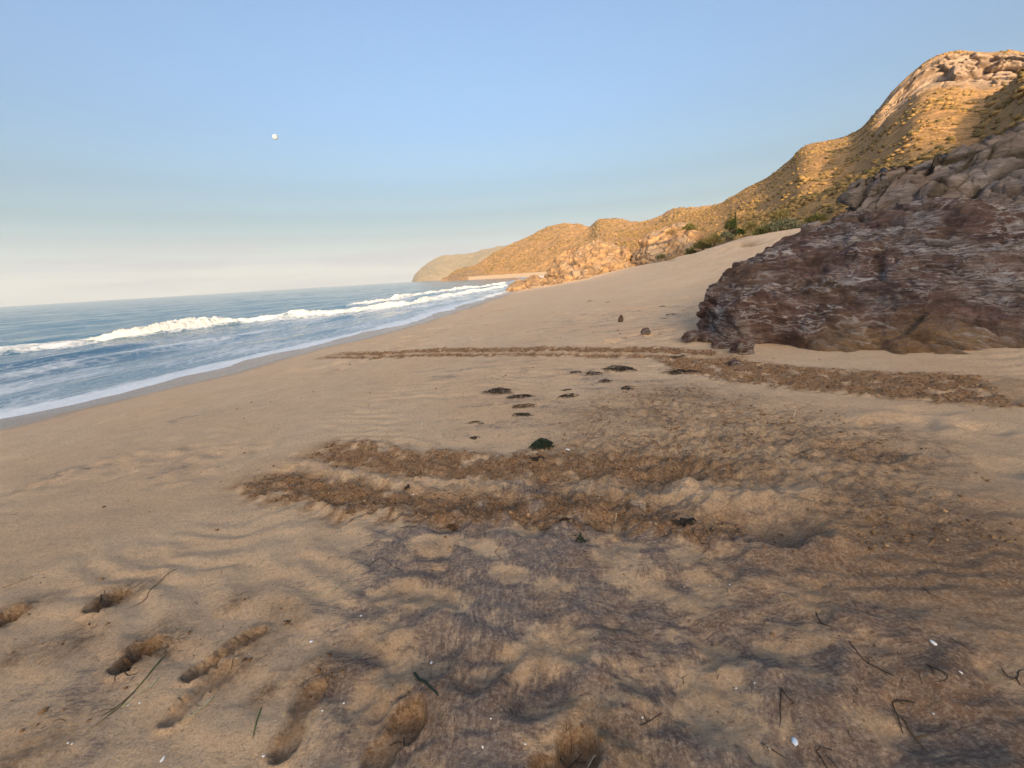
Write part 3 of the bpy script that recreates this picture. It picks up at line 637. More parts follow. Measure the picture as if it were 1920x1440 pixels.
pxs = np.interp(np.linspace(0, len(cols) - 1, NU), np.arange(len(cols)), [1160, 1220, 1280, 1340, 1400, 1440, 1480, 1512, 1560, 1605, 1640, 1672, 1700, 1740, 1790, 1850, 1920, 2020, 2160, 2400])[:, None]
vv = np.concatenate([np.linspace(0, 1, NV), np.linspace(1, 0, 17)[1:]])[None]
up_ = sstep(.05, .4, vv)
P[..., 2] += up_ * (1.8 * ridged3(x * .016, y * .016, z * 0, 2) - .6) * sstep(1, .85, vv) + sstep(.0, .12, vv) * (.6 * fbm3(x * .1, y * .1, z * .1, 3))
# limestone cap: the top band of the peak steepened into a cliff
capw = sstep(1630, 1690, pxs) * (1 - sstep(1960, 2100, pxs)); cap = capw * sstep(.50, .60, vv + .1 * fbm2(x * .03, y * .03, 3)) * (1 - sstep(.95, 1.0, vv))
R_ = np.stack([x, y, 0 * z], -1); R_ /= np.linalg.norm(R_, axis=2, keepdims=True)
push = capw * (sstep(.60, .70, vv) * (1 - sstep(.72, .99, vv)) * 0 + 28 * (sstep(.56, .60, vv) * (1 - vv)) / .44)
P[..., :2] += R_[..., :2] * (push * sstep(.56, .60, vv))[..., None]
bk1, e1 = blocks(x * .07, y * .07, z * .045); bk2, e2 = blocks(x * .2, y * .2, z * .12)
P[..., :2] -= R_[..., :2] * (cap * (5 * ridged3(x * .06, y * .06, z * .024, 4) + 7 * bk1 + 2.5 * bk2))[..., None]
hm = hill_material('mountain', SOIL, SOIL2, SCRUB, (.45, .33, .24), .95, .42, (.42, .62))
MOUNT = struct(link('mountain', grid_mesh('mountain', P, hm, {'rocky': cap})))
scrub_scatter('mountain_scrub', P[:, :NV], 12000, .12, .65, scrub_mat, 22, 'dry golden scrub covering the mountain slope', (1 - cap) * (.25 + sstep(.02, .1, vv)) * (1 - sstep(.9, 1, vv) * .3))
MTN = P

# two spurs running down towards the beach
def spur(name, pts, Doff, zdrop, nu, seed, mat):
    cols = []
    for px, py, D in pts:
        c_ = pt_az(px, py, D); b = pt_az(px, py + zdrop, D * Doff); k = pt_az(px - 30, py, D + 26); k[2] = c_[2] - 9; cols.append((b, c_, k))
    P = loft(cols, nu, 70, 24, .9); x, y, z = P[..., 0], P[..., 1], P[..., 2]
    P[..., 2] += 1.3 * ridged3(x * .06, y * .06, z * 0, 3) - .6 + .5 * fbm3(x * .14, y * .14, z * .14, 3)
    struct(link(name, grid_mesh(name, P, mat, {'rocky': np.zeros(P.shape[:2])}))); return P
hs = hill_material('spur', (.45, .26, .11), (.38, .25, .10), SCRUB, (.36, .26, .18), .8, .6, (.40, .6))
P = spur('upper_spur', [(1610, 292, 160), (1680, 280, 156), (1745, 262, 150), (1790, 232, 145), (1840, 192, 141), (1890, 158, 138), (1935, 125, 135), (1990, 150, 132), (2060, 270, 128), (2150, 400, 124)], .55, 130, 260, 1, hs)
scrub_scatter('upper_spur_scrub', P[:, :72], 3600, .15, .8, scrub_mat, 23, 'golden tussocks on the ridge above the grey rocks')
P = spur('lower_spur', [(1380, 404, 98), (1430, 398, 96), (1480, 385, 93), (1540, 362, 90), (1590, 340, 87), (1650, 318, 84), (1720, 300, 80), (1800, 282, 77), (1900, 262, 74), (1970, 280, 71), (2060, 340, 68), (2160, 420, 66)], .62, 75, 260, 2, hs)
scrub_scatter('lower_spur_scrub', P[:, :72], 3600, .1, .55, scrub_mat, 24, 'golden tussocks on the low slope beside the dark rock')

# the shoulder of hill behind the viewer: it keeps the beach in shade
cols = []
Ld = 260.; hx, hy = math.sin(SUN_AZ), math.cos(SUN_AZ)
for (ex, ey, ez) in [(-110, -40, 0), (-75, -12, 0), (-52, 8, 0), (-33, 20, .4), (-14, 44, .4), (4, 64, .9), (20, 78, 2.6), (31, 90, 5.0), (45, 100, 7), (62, 108, 8)]:
    cx, cy = ex + hx * Ld, ey + hy * Ld; zc = ez + Ld * math.tan(SUN_EL)
    cols.append((np.array([cx - hx * 110, cy - hy * 110, .8]), np.array([cx, cy, zc]), np.array([cx + hx * 150, cy + hy * 150, zc - 20])))
P = loft(cols, 160, 40, 20, 1.3); x, y, z = P[..., 0], P[..., 1], P[..., 2]
P[..., 2] += sstep(2, 6, z) * (1.0 * fbm3(x * .03, y * .03, z * 0, 4))
struct(link('shoulder_hill', grid_mesh('shoulder_hill', P, hs, {'rocky': np.zeros(P.shape[:2])})))

# ------------------------------------------------------------------ rocks
def dark_rock_material():
    M = NM('dark_rock', .8, .3); V = M.tc.outputs['Object']
    w = M.warp(V, .55, .55); w = M.warp(w, 3.1, .10)
    fib = M.noise(1, 8, .78, vec=M.mapping((1.4, 1.4, 9.5), (.30, -.32, 0), w)); fib2 = M.noise(1, 7, .78, vec=M.mapping((4.5, 4.5, 30), (.36, -.28, 0), w))
    c = M.ramp(fib, (.28, (.040, .024, .022)), (.42, (.130, .074, .064)), (.55, (.245, .142, .115)), (.68, (.40, .275, .235)))
    c = M.mix(M.ramp(M.noise(.8, 4), (.42, 0), (.62, .55)), c, (.20, .125, .065)); c = M.mix(M.ramp(M.noise(1.3, 5, .65), (.52, 0), (.70, .45)), c, (.13, .095, .105))
    c = M.mix(M.ramp(fib2, (.52, 0), (.75, .65)), c, (.40, .30, .25))
    n1 = M.noise(1, 3, .5, vec=M.mapping((.55, .55, 1.5), (.4, .3, 0), w)); n2 = M.noise(1, 4, .55, vec=M.mapping((1.5, 1.5, 5), (.6, -.2, 0), w))
    vein = M.math('MAXIMUM', M.ramp(M.math('ABSOLUTE', M.math('SUBTRACT', n1, .5)), (.0, 1.), (.016, 0)), M.math('MULTIPLY', M.ramp(M.math('ABSOLUTE', M.math('SUBTRACT', n2, .5)), (.0, 1.), (.022, 0)), .9))
    vein = M.math('MULTIPLY', vein, M.ramp(M.noise(.9, 4, .6), (.42, .08), (.58, 1)))
    salt = M.math('MULTIPLY', M.ramp(M.noise(.55, 4, .6, vec=w), (.50, 0), (.62, .9)), M.ramp(fib2, (.45, 0), (.57, 1)))
    c = M.mix(M.math('MAXIMUM', vein, salt), c, (.72, .66, .64))
    c = M.mix(M.math('MULTIPLY', M.attr('crack'), .55), c, (.03, .02, .018))
    c = M.mix(M.math('MULTIPLY', M.attr('sandy'), M.ramp(fib2, (.35, 1), (.62, .15))), c, (.42, .26, .13))
    b = M.bump(fib, .26, 1.); b = M.bump(fib2, .09, 1., b); b = M.bump(M.noise(24, 5, .75), .04, 1., b)
    return M.done(c, b)
def grey_rock_material():
    M = NM('grey_rock', .85, .25); V = M.tc.outputs['Object']; w = M.warp(V, .7, .5)
    fib = M.noise(1, 7, .7, vec=M.mapping((1.2, 1.2, 4.5), (.55, -.5, 0), w))
    c = M.ramp(fib, (.30, (.07, .057, .056)), (.46, (.20, .165, .152)), (.60, (.35, .29, .26)), (.74, (.53, .45, .41)))
    c = M.mix(M.ramp(M.noise(.55, 4), (.48, 0), (.66, .6)), c, (.30, .20, .14)); c = M.mix(M.attr('crack'), c, (.07, .052, .032))
    b = M.bump(fib, .3, 1.); b = M.bump(M.noise(9, 6, .75), .07, 1., b)
    return M.done(c, b)
def warm_rock_material():
    M = NM('warm_rock', .9, .2); V = M.tc.outputs['Object']; w = M.warp(V, .3, 1.5)
    fib = M.noise(1, 6, .7, vec=M.mapping((.5, .5, 1.1), (.5, -.6, 0), w))
    c = M.ramp(fib, (.30, (.15, .095, .06)), (.48, (.36, .22, .115)), (.62, (.46, .29, .15)), (.78, (.42, .33, .23)))
    c = M.mix(M.ramp(M.noise(.25, 4), (.5, 0), (.66, .65)), c, (.33, .27, .21)); c = M.mix(M.attr('crack'), c, (.12, .085, .06))
    b = M.bump(fib, .4, 1.); b = M.bump(M.noise(3, 5, .75), .12, .9, b)
    return M.done(c, b)

# the big dark outcrop on the right; columns go round its left end
def rock_cols(spec):
    cols = []
    for px, pyb, Db, pyc, Dc, bk in spec:
        a, _ = azel(px, pyb); b = np.array([Db * math.sin(a), Db * math.cos(a), 0]); b[2] = float(base_z(b[0:1], b[1:2])[0]) - .35
        c_ = pt_az(px, pyc, Dc); k = pt_az(px + 40, pyc, Dc + bk); k[2] = .2; cols.append((b, c_, k))
    for bx_, by_, cx_, cy_, cz_ in ((9.6, 1.5, 14.0, 2.5, 6.4), (9.2, -4.0, 13.5, -4.5, 7.0), (8.6, -10., 13., -11., 7.2), (8.0, -17., 12.5, -19., 6.5)):  # unseen cliff added beside and behind the viewer to darken the near right sand
        cols.append((np.array([bx_, by_, .9]), np.array([cx_, cy_, cz_]), np.array([cx_ + 6, cy_, 1.])))
    return cols
spec = [(1440, 600, 17.5, 520, 17.5, 1.5), (1372, 610, 14.2, 545, 14.2, 1.5), (1330, 620, 11.8, 566, 11.9, 2.5), (1316, 640, 10.2, 566, 10.8, 4), (1336, 655, 9.2, 530, 11.4, 5), (1395, 664, 8.75, 487, 12.6, 6),
        (1490, 668, 8.55, 442, 14.2, 6), (1590, 668, 8.6, 398, 15.6, 6), (1690, 668, 8.8, 376, 15.6, 6), (1790, 668, 9.0, 372, 15.4, 6), (1900, 670, 9.2, 392, 15.0, 6), (2010, 672, 9.4, 400, 14.6, 6), (2180, 690, 9.6, 400, 14.2, 6)]
P = loft(rock_cols(spec), 640, 250, 40, .74, 1.25); N_ = normals(P); sg = np.sign(np.mean(N_[320, 60:200, 2])); N_ *= sg
x, y, z = P[..., 0], P[..., 1], P[..., 2]
# bedding runs gently down to the right
q = z + .22 * x - .10 * y
wx = .5 * fbm3(x * .5, y * .5, z * .5, 3)
d = .42 * fbm3(x * .38, y * .38, z * .5 + 3, 3) + .34 * ridged3(x * .55 + wx, y * .55, q * 1.5 + wx, 4) + .10 * ridged3(x * 1.3 + wx * 2, y * 1.3, q * 4.5 + wx * 3, 5, gain=.6) + .05 * fbm3(x * 5, y * 5, q * 14, 4, gain=.6)
bq = q * 1.1 + .35 * wx; bk1, e1 = blocks(x * .62 + .5 * wx, y * .62, bq * 1.25); bk2, e2 = blocks(x * 1.7 + wx, y * 1.7, bq * 3.4); bk3, e3 = blocks(x * 4.2 + 2 * wx, y * 4.2, bq * 9.)
d = d * .75 + .11 * bk1 + .035 * bk2 + .024 * bk3 + .07 * ridged3(x * 1.1, y * 1.1, bq * 9 + 2 * wx, 4, gain=.6)
sl_ = q * 1.7 + 1.3 * wx + .25 * fbm3(x * 1.5, y * 1.5, z * 1.5, 3); d = d + .13 * (np.abs(sl_ % 1 - .5) * 2) ** .5 * sstep(-.3, .3, fbm3(x * .4 + 7, y * .4, z * .4, 2))
tt = np.linspace(0, 1, 250); vr_ = np.concatenate([tt, np.ones(40)])[None]; d = d - d.mean()
left = 1 - sstep(4.4, 6.5, np.linspace(0, 16, 640))[:, None]
d = d - 1.5 * np.exp(-((np.linspace(0, 16, 640)[:, None] - 5.4) / .5) ** 2) * np.exp(-((vr_ - .14) / .08) ** 2) + .35 * np.exp(-((np.linspace(0, 16, 640)[:, None] - 5.1) / .9) ** 2) * np.exp(-((vr_ - .34) / .1) ** 2)      # hollow under the nose
d = d - .25 * left * np.exp(-((vr_ - .06) / .06) ** 2)
d = d + .85 * fbm3(x * .7 + 3, y * .7, z * 0, 4) * (1 - sstep(.0, .25, vr_))
P = P + N_ * d[..., None]
sandy = (1 - sstep(.06, .22, vr_ + .12 * fbm3(x * .9, y * .9, z * .9, 3))) * sstep(5.3, 7, np.linspace(0, 16, 640))[:, None]
tag(link('dark_rock_outcrop', grid_mesh('dark_rock_outcrop', P, dark_rock_material(), {'sandy': sandy, 'crack': np.clip(.7 * e1 + .6 * e2 + .35 * e3, 0, 1)})), 'huge dark purple-brown rock outcrop streaked with white veins rising from the sand', 'rock')

# broken grey crag above it
spec = [(1640, 420, 19.5, 395, 19.6, 1.5), (1598, 400, 17.6, 362, 17.9, 2), (1600, 402, 16.6, 350, 17.6, 4), (1650, 392, 16.2, 318, 18.4, 5), (1700, 386, 15.9, 300, 19.0, 6), (1760, 384, 15.6, 276, 19.6, 6), (1830, 392, 15.2, 254, 20.2, 6), (1920, 408, 14.8, 228, 20.8, 6), (2020, 410, 14.6, 200, 21, 6), (2200, 430, 14.3, 190, 21, 6), (2500, 520, 14, 260, 20, 6)]
cols = []
for px, pyb, Db, pyc, Dc, bk in spec:
    b = pt_az(px, pyb + 14, Db); b[2] -= .5; c_ = pt_az(px, pyc, Dc); k = pt_az(px + 30, pyc, Dc + bk); k[2] = 1.; cols.append((b, c_, k))
P = loft(cols, 520, 170, 30, .95, 1.0); N_ = normals(P); N_ *= np.sign(np.mean(N_[260, 40:150, 2])); x, y, z = P[..., 0], P[..., 1], P[..., 2]
# slanting joints: blocks dip down to the left
q1 = z * 1.0 - x * .42 + .12 * y; q2 = z * .5 + x * .8
wv_ = .35 * fbm3(x * .45, y * .45, z * .45, 3)
j1 = np.abs(pn3(x * .22 + 4, y * .22, q1 * .95 + wv_)); j2 = np.abs(pn3(q2 * .42 + wv_, y * .3 + 8, q1 * .3))
crack = np.maximum(np.exp(-(j1 / .075) ** 2), .8 * np.exp(-(j2 / .06) ** 2))
s1_ = q1 * .62 + 1.1 * wv_ + .15 * fbm3(x * 1.1, y * 1.1, z * 1.1, 3); s2_ = q2 * .55 + 2.2 * wv_ + .35 * np.floor(s1_)
d = .70 * (s1_ % 1) ** 1.3 + .40 * (s2_ % 1) ** 1.5 - .60 * crack + .42 * pn3(x * .3 + 9, y * .3, q1 * .7) + .14 * ridged3(x * .8, y * .8, q1 * 2.2 + wv_, 4) + .06 * fbm3(x * 3, y * 3, q1 * 5, 3) + .10 * np.abs(pn3(q2 * 1.1, y * 1., q1 * 2.))
bk1, e1 = blocks(q2 * .33 + .6 * wv_, y * .35, q1 * .75 + wv_); bk2, e2 = blocks(q2 * .9 + wv_, y * .9, q1 * 2.0 + wv_); bk3, e3 = blocks(q2 * 2.4, y * 2.4, q1 * 5.)
d = d * .55 + .52 * bk1 + .20 * bk2 + .06 * bk3; crack = np.maximum(crack, np.clip(e1 + .8 * e2 + .5 * e3, 0, 1.3))
d = d - d.mean() - .1
P = P + N_ * d[..., None]
tag(link('grey_crag', grid_mesh('grey_crag', P, grey_rock_material(), {'crack': np.clip(crack * 1.1 - .35, 0, 1)})), 'broken grey crag of slanting blocks above the dark outcrop', 'rock')

# sunlit rocks where the beach ends
wrm = warm_rock_material()
def shore_rock(name, spec, nu, nv, prof, amp, scale, label, dip=(.4, .5), seed=0., base=-.6):
    cols = []
    for px, Db, pyc, Dc, bk in spec:
        b = pt_az(px, pyc, Db); b[2] = min(float(base_z(b[0:1], b[1:2])[0]), 6) + base; c_ = pt_az(px, pyc, Dc); k = pt_az(px, pyc, Dc + bk); k[2] = b[2]; cols.append((b, c_, k))
    P = loft(cols, nu, nv, 24, prof); N_ = normals(P); N_ *= np.sign(np.mean(N_[nu // 2, 10:nv - 5, 2])); x, y, z = P[..., 0], P[..., 1], P[..., 2]
    q1 = z - x * dip[0] + seed; wv_ = .6 * fbm3(x * .1 * scale, y * .1 * scale, z * .1 * scale, 3)
    j1 = np.abs(pn3(x * .06 * scale + seed, y * .06 * scale, q1 * .22 * scale + wv_)); j2 = np.abs(pn3((x + z * dip[1]) * .16 * scale + wv_ + seed, y * .05 * scale, q1 * .06 * scale))
    crack = np.maximum(np.exp(-(j1 / .07) ** 2) * .8, np.exp(-(j2 / .07) ** 2))
    d = amp * (-.5 * crack + .9 * pn3(x * .09 * scale + seed, y * .09 * scale, q1 * .2 * scale) + .35 * ridged3(x * .3 * scale, y * .3 * scale, q1 * .6 * scale, 4) + .12 * fbm3(x * scale, y * scale, z * scale, 3))
    bk1, e1 = blocks((x + z * dip[1]) * .16 * scale + wv_, y * .13 * scale + seed, q1 * .26 * scale + wv_); bk2, e2 = blocks((x + z * dip[1]) * .45 * scale + wv_, y * .4 * scale + seed, q1 * .75 * scale)
    d = d * .6 + amp * (1.15 * bk1 + .5 * bk2); crack = np.maximum(crack, np.clip(.9 * e1 + .8 * e2, 0, 1.3))
    P = P + N_ * d[..., None] * sstep(0, .06, np.concatenate([np.linspace(0, 1, nv), np.ones(24)]))[None, :, None]
    return tag(link(name, grid_mesh(name, P, wrm, {'crack': np.clip(crack * 1.1 - .45, 0, 1)})), label, 'rock')
shore_rock('low_shore_rock', [(951, 82, 541, 82.5, 2), (956, 79, 533, 83, 4), (968, 77, 527, 84, 5), (985, 76, 521, 85, 6), (1002, 76, 514, 86, 6), (1020, 77, 519, 86, 6), (1042, 79, 521, 86, 5), (1062, 82, 526, 86, 3)], 150, 60, .6, .55, 1.6, 'low sunlit rock reaching into the surf at the water\'s edge', seed=2.)
shore_rock('jagged_shore_rock', [(1018, 92, 528, 93, 3), (1030, 89, 500, 96, 7), (1045, 88, 478, 99, 10), (1070, 87, 462, 102, 12), (1095, 86, 455, 104, 12), (1120, 86, 451, 105, 12), (1150, 87, 456, 105, 12), (1172, 89, 466, 104, 12), (1190, 93, 486, 102, 8)], 240, 110, .75, 1.1, 1.0, 'tall jagged sunlit rock face with dark clefts behind the low rock', seed=5.)
shore_rock('orange_shore_rock', [(1180, 94, 500, 95, 3), (1192, 90, 474, 97, 7), (1206, 88, 452, 99, 9), (1230, 86, 436, 101, 10), (1258, 85, 424, 102, 10), (1285, 85, 422, 102, 10), (1310, 87, 436, 101, 8), (1330, 90, 456, 99, 4)], 200, 100, .8, .9, 1.1, 'orange sunlit rock bluff between the jagged rock face and the dune', seed=9.)

# ------------------------------------------------------------------ clods of turned sand
def clod_material():
    M = NM('clods', .95, .1); t = M.attr('tint'); c = M.ramp(t, (.0, (.13, .072, .038)), (.45, (.22, .125, .062)), (.8, (.33, .20, .105)), (1., (.50, .33, .19)))
    return M.done(c, M.bump(M.noise(300, 3, .7), .004, .8))
rg = np.random.default_rng(31)
xs = rg.uniform(-5.5, 9, 420000); ys = rg.uniform(.7, 14, 420000); kk = rg.random(len(xs)) < 1.2 / (1 + .25 * (xs ** 2 + ys ** 2) ** .5); xs, ys = xs[kk], ys[kk]
_, _, cda, csp = sand_features(xs, ys)
kk = rg.random(len(xs)) < np.clip(np.maximum(.9 * sstep(.45, .8, cda) * (ys > 2), .30 * sstep(.08, .75, csp) * sstep(-.15, .25, fbm2(xs * 3.1, ys * 3.1, 3))) + .003, 0, 1)
xs, ys, cda = xs[kk], ys[kk], cda[kk]; rr = (.003 + .011 * rg.random(len(xs)) ** 3) * (.6 + .10 * np.hypot(xs, ys))
V, T = lumps(np.stack([xs, ys, sand_z(xs, ys) + rr * .25], 1), rr, .7, 5)
o = stuff(link('sand_clods', raw_mesh('sand_clods', V, T, clod_material(), {'tint': np.repeat(np.clip(rg.normal(.45, .25, len(xs)), 0, 1), 12)}, smooth=False))); tag(o, 'brown crumbs of damp sand thrown along the crawl tracks', 'sand clods')

# ------------------------------------------------------------------ seaweed, twigs, blades, shells
def simple(name, c1, c2, scale=30, rough=.8, spec=.3):
    M = NM(name, rough, spec); return M.done(M.mix(M.ramp(M.noise(scale, 4), (.35, 0), (.65, 1)), c1, c2))
mat_weed = simple('dry_seaweed', (.014, .012, .010), (.065, .047, .032), 40)
mat_weed_green = simple('green_seaweed', (.012, .022, .014), (.035, .050, .026), 40)
mat_weed_brown = simple('brown_seaweed', (.055, .030, .014), (.13, .070, .03), 40)
mat_twig = simple('dark_twig', (.022, .017, .012), (.065, .045, .028), 60)
mat_brown_twig = simple('brown_twig', (.09, .05, .02), (.17, .10, .045), 60)
mat_pale_twig = simple('bleached_twig', (.45, .36, .24), (.66, .56, .40), 60)
mat_blade = simple('green_blade', (.07, .10, .03), (.17, .18, .07), 25)
mat_blade_pale = simple('pale_blade', (.30, .29, .12), (.55, .54, .36), 25)
mat_stalk = simple('dark_green_stalk', (.012, .022, .016), (.03, .045, .03), 25)
mat_shell = simple('white_shell', (.62, .60, .56), (.80, .79, .76), 60, .45, .5)
mat_shell_blue = simple('bluish_shell', (.50, .58, .66), (.74, .79, .84), 60, .4, .5)

def ribbon(path, w, rg, thick=.25, twist=0.):
    """flattened tapering strand along a 3-D path: 4-sided section"""
    path = np.asarray(path, float); n = len(path); tg = np.gradient(path, axis=0); tg /= np.linalg.norm(tg, axis=1, keepdims=True) + 1e-9
    sd = np.cross(tg, [0, 0, 1.]); sd /= np.linalg.norm(sd, axis=1, keepdims=True) + 1e-6; up = np.cross(sd, tg)
    a = twist * np.linspace(0, 1, n)[:, None]; s2 = sd * np.cos(a) + up * np.sin(a); u2 = -sd * np.sin(a) + up * np.cos(a)
    ww = (w * np.interp(np.linspace(0, 1, n), [0, .1, .75, 1], [.6, 1, .9, .25]))[:, None]
    V = np.stack([path + s2 * ww, path + u2 * ww * thick, path - s2 * ww, path - u2 * ww * thick], 1).reshape(-1, 3)
    F = [(4 * i + j, 4 * i + (j + 1) % 4, 4 * i + 4 + (j + 1) % 4, 4 * i + 4 + j) for i in range(n - 1) for j in range(4)] + [(3, 2, 1, 0), (4 * n - 4, 4 * n - 3, 4 * n - 2, 4 * n - 1)]
    return V, np.array(F)
def join(parts):
    Vs, Fs, k = [], [], 0
    for V, F in parts: Vs.append(V); Fs.append(F + k); k += len(V)
    return np.concatenate(Vs), np.concatenate(Fs)
def weed_clump(name, px, py, wpx, hrel, nst, mat, label, seed, elong=1.0, sw=.006, cat='seaweed', group='seaweed clumps on the sand'):
    """tangled heap of strands lying on the sand, wpx pixels wide"""
    rg = np.random.default_rng(seed); c = on_sand(px, py); D = np.linalg.norm(c - np.array([0, 0, CAMZ])); W = wpx / 820. * D * .5; parts = []
    for i in range(nst):
        r0 = np.clip(rg.normal(0, .50, 2), -.85, .85) * W; r0[1] *= elong; a = rg.uniform(0, 6.28); L = W * rg.uniform(.5, 1.3); n = 9; cur = rg.normal(0, 1.6); t = np.linspace(-.5, .5, n)
        an = a + cur * t + .5 * np.sin(t * 9 + rg.uniform(0, 6)); q = np.stack([np.cumsum(np.cos(an)), np.cumsum(np.sin(an)) * (.5 + .5 * elong)], 1) * L / n; q = q - q.mean(0) + r0
        rho = np.hypot(q[:, 0], q[:, 1] / elong) / W; hz_ = hrel * W * np.clip(1 - rho ** 2 * .8, 0, 1) * rg.uniform(.05, 1) + sw * .6 + .15 * W * hrel * np.sin(t * 7 + i) ** 2
        P = np.stack([q[:, 0] + c[0], q[:, 1] + c[1], 0 * t], 1); P[:, 2] = sand_z(P[:, 0], P[:, 1]) + hz_
        parts.append(ribbon(P, sw * rg.uniform(.5, 1.2), rg, .35, rg.uniform(-2, 2)))
    V, F = join(parts); V = V - c
    return tag(link(name, raw_mesh(name, V, F, mat), loc=c), label, cat, group)
W_ = mat_weed
for i, (px, py, w, h, n, mt, el, lab) in enumerate([
    (932, 736, 56, .32, 150, W_, .45, 'dark seaweed heap with a trailing tail, leftmost of the row on the beach'),
    (974, 744, 52, .16, 110, W_, .35, 'long flat strip of dark seaweed right of the heap with a tail'),
    (1067, 743, 38, .22, 80, W_, .4, 'small dark seaweed patch between the flat strip and the round tuft'),
    (1062, 732, 22, .2, 30, W_, .4, 'tiny dark seaweed scrap just above the small seaweed patch'),
    (1077, 699, 27, .25, 60, W_, .4, 'small dark seaweed lump at the left end of the upper seaweed line'),
    (1112, 701, 38, .2, 80, W_, .35, 'flat dark seaweed lump in the middle of the upper seaweed line'),
    (1161, 694, 62, .28, 190, W_, .4, 'largest dark seaweed heap at the right end of the upper seaweed line'),
    (1135, 716, 28, .35, 70, W_, .45, 'round dark seaweed tuft below the upper seaweed line'),
    (1178, 728, 30, .3, 70, W_, .45, 'dark seaweed tuft lowest and rightmost below the upper seaweed line'),
    (1276, 697, 68, .12, 120, W_, .28, 'long thin dark seaweed streak beside the turned brown sand'),
    (1270, 671, 34, .12, 50, W_, .3, 'short dark seaweed streak just under the upper crawl track'),
    (1016, 838, 42, .75, 230, mat_weed_green, .7, 'upright tuft of dark green seaweed above the lower crawl track'),
    (982, 762, 46, .12, 45, mat_weed_brown, .5, 'thin tangle of brown seaweed below the seaweed row'),
    (978, 778, 40, .15, 50, W_, .5, 'loose curled seaweed strands in a hollow of pale sand'),
    (886, 793, 28, .2, 26, mat_weed_brown, .4, 'rusty brown seaweed shred on the smooth sand, leftmost of the litter'),
    (903, 795, 12, .4, 16, mat_weed_green, .6, 'tiny green sprig beside the rusty seaweed shred'),
    (889, 822, 22, .3, 30, W_, .6, 'small dark sprig above the crawl track, left of the green tuft'),
    (764, 916, 12, .9, 26, W_, .8, 'small black seaweed knot in the lower crawl track'),
    (1282, 984, 44, .3, 70, W_, .35, 'dark root-like seaweed tangle beside the dug pit'),
    (1089, 1014, 22, .25, 22, mat_weed_green, 1.2, 'looped green-black seaweed strands on the grey hummocks'),
    (846, 990, 18, .5, 40, mat_weed_brown, .7, 'brown seaweed knot lying in a shallow round pit'),
    (1060, 975, 22, .4, 50, mat_weed_brown, .7, 'brown seaweed ball in the hollow under the track edge'),
    (1256, 591, 20, .3, 40, W_, .3, 'dark seaweed lump close to the left end of the big rock'),
    (1244, 598, 16, .2, 26, W_, .3, 'small dark seaweed scrap left of the lump near the big rock'),
    (1108, 565, 18, .25, 26, W_, .3, 'dark seaweed scrap far up the beach, leftmost of the far litter'),
    (1140, 567, 10, .3, 14, W_, .3, 'tiny dark speck of seaweed right of the far seaweed scrap'),
    (1243, 575, 14, .25, 20, W_, .3, 'tiny dark seaweed scrap farthest up the beach near the dune'),
    (1008, 862, 30, .2, 40, W_, .5, 'loose dark strands trailing below the green seaweed tuft')]):
    weed_clump('seaweed_clump', px, py, w, h, n if py > 760 else max(18, n // 2), mt, lab, 200 + i, el if py > 760 else el * 1.25, .0042 if py > 760 else .0055)

def strand_thing(name, lines, r, mat, label, cat, thick=.9, lift=.4, group=None, seed=0):
    """a twig or blade: one or more branches given by photo pixels on the sand"""
    rg = np.random.default_rng(seed + 700); parts = []
    for ln in lines:
        K = np.array([on_sand(*p) for p in ln]); L = np.sum(np.linalg.norm(np.diff(K, axis=0), axis=1)); n = max(10, int(L / .012)); P = crom(K, np.linspace(0, len(K) - 1, n))
        P[:, :2] += .006 * np.stack([fbm2(np.arange(n) * .16 + seed, np.zeros(n) + 1.5, 2), fbm2(np.arange(n) * .16 + seed, np.zeros(n) + 7.5, 2)], 1)
        P[:, 2] = sand_z(P[:, 0], P[:, 1]) + r * lift + .010 * np.clip(fbm2(np.arange(n) * .09 + seed * 3, np.zeros(n) + .5, 2) + .2, 0, 1)
        parts.append(ribbon(P, r, rg, thick, rg.uniform(-1, 1)))
    V, F = join(parts); c = V.mean(0); c[2] = V[:, 2].min()
    return tag(link(name, raw_mesh(name, V - c, F, mat), loc=c), label, cat, group)
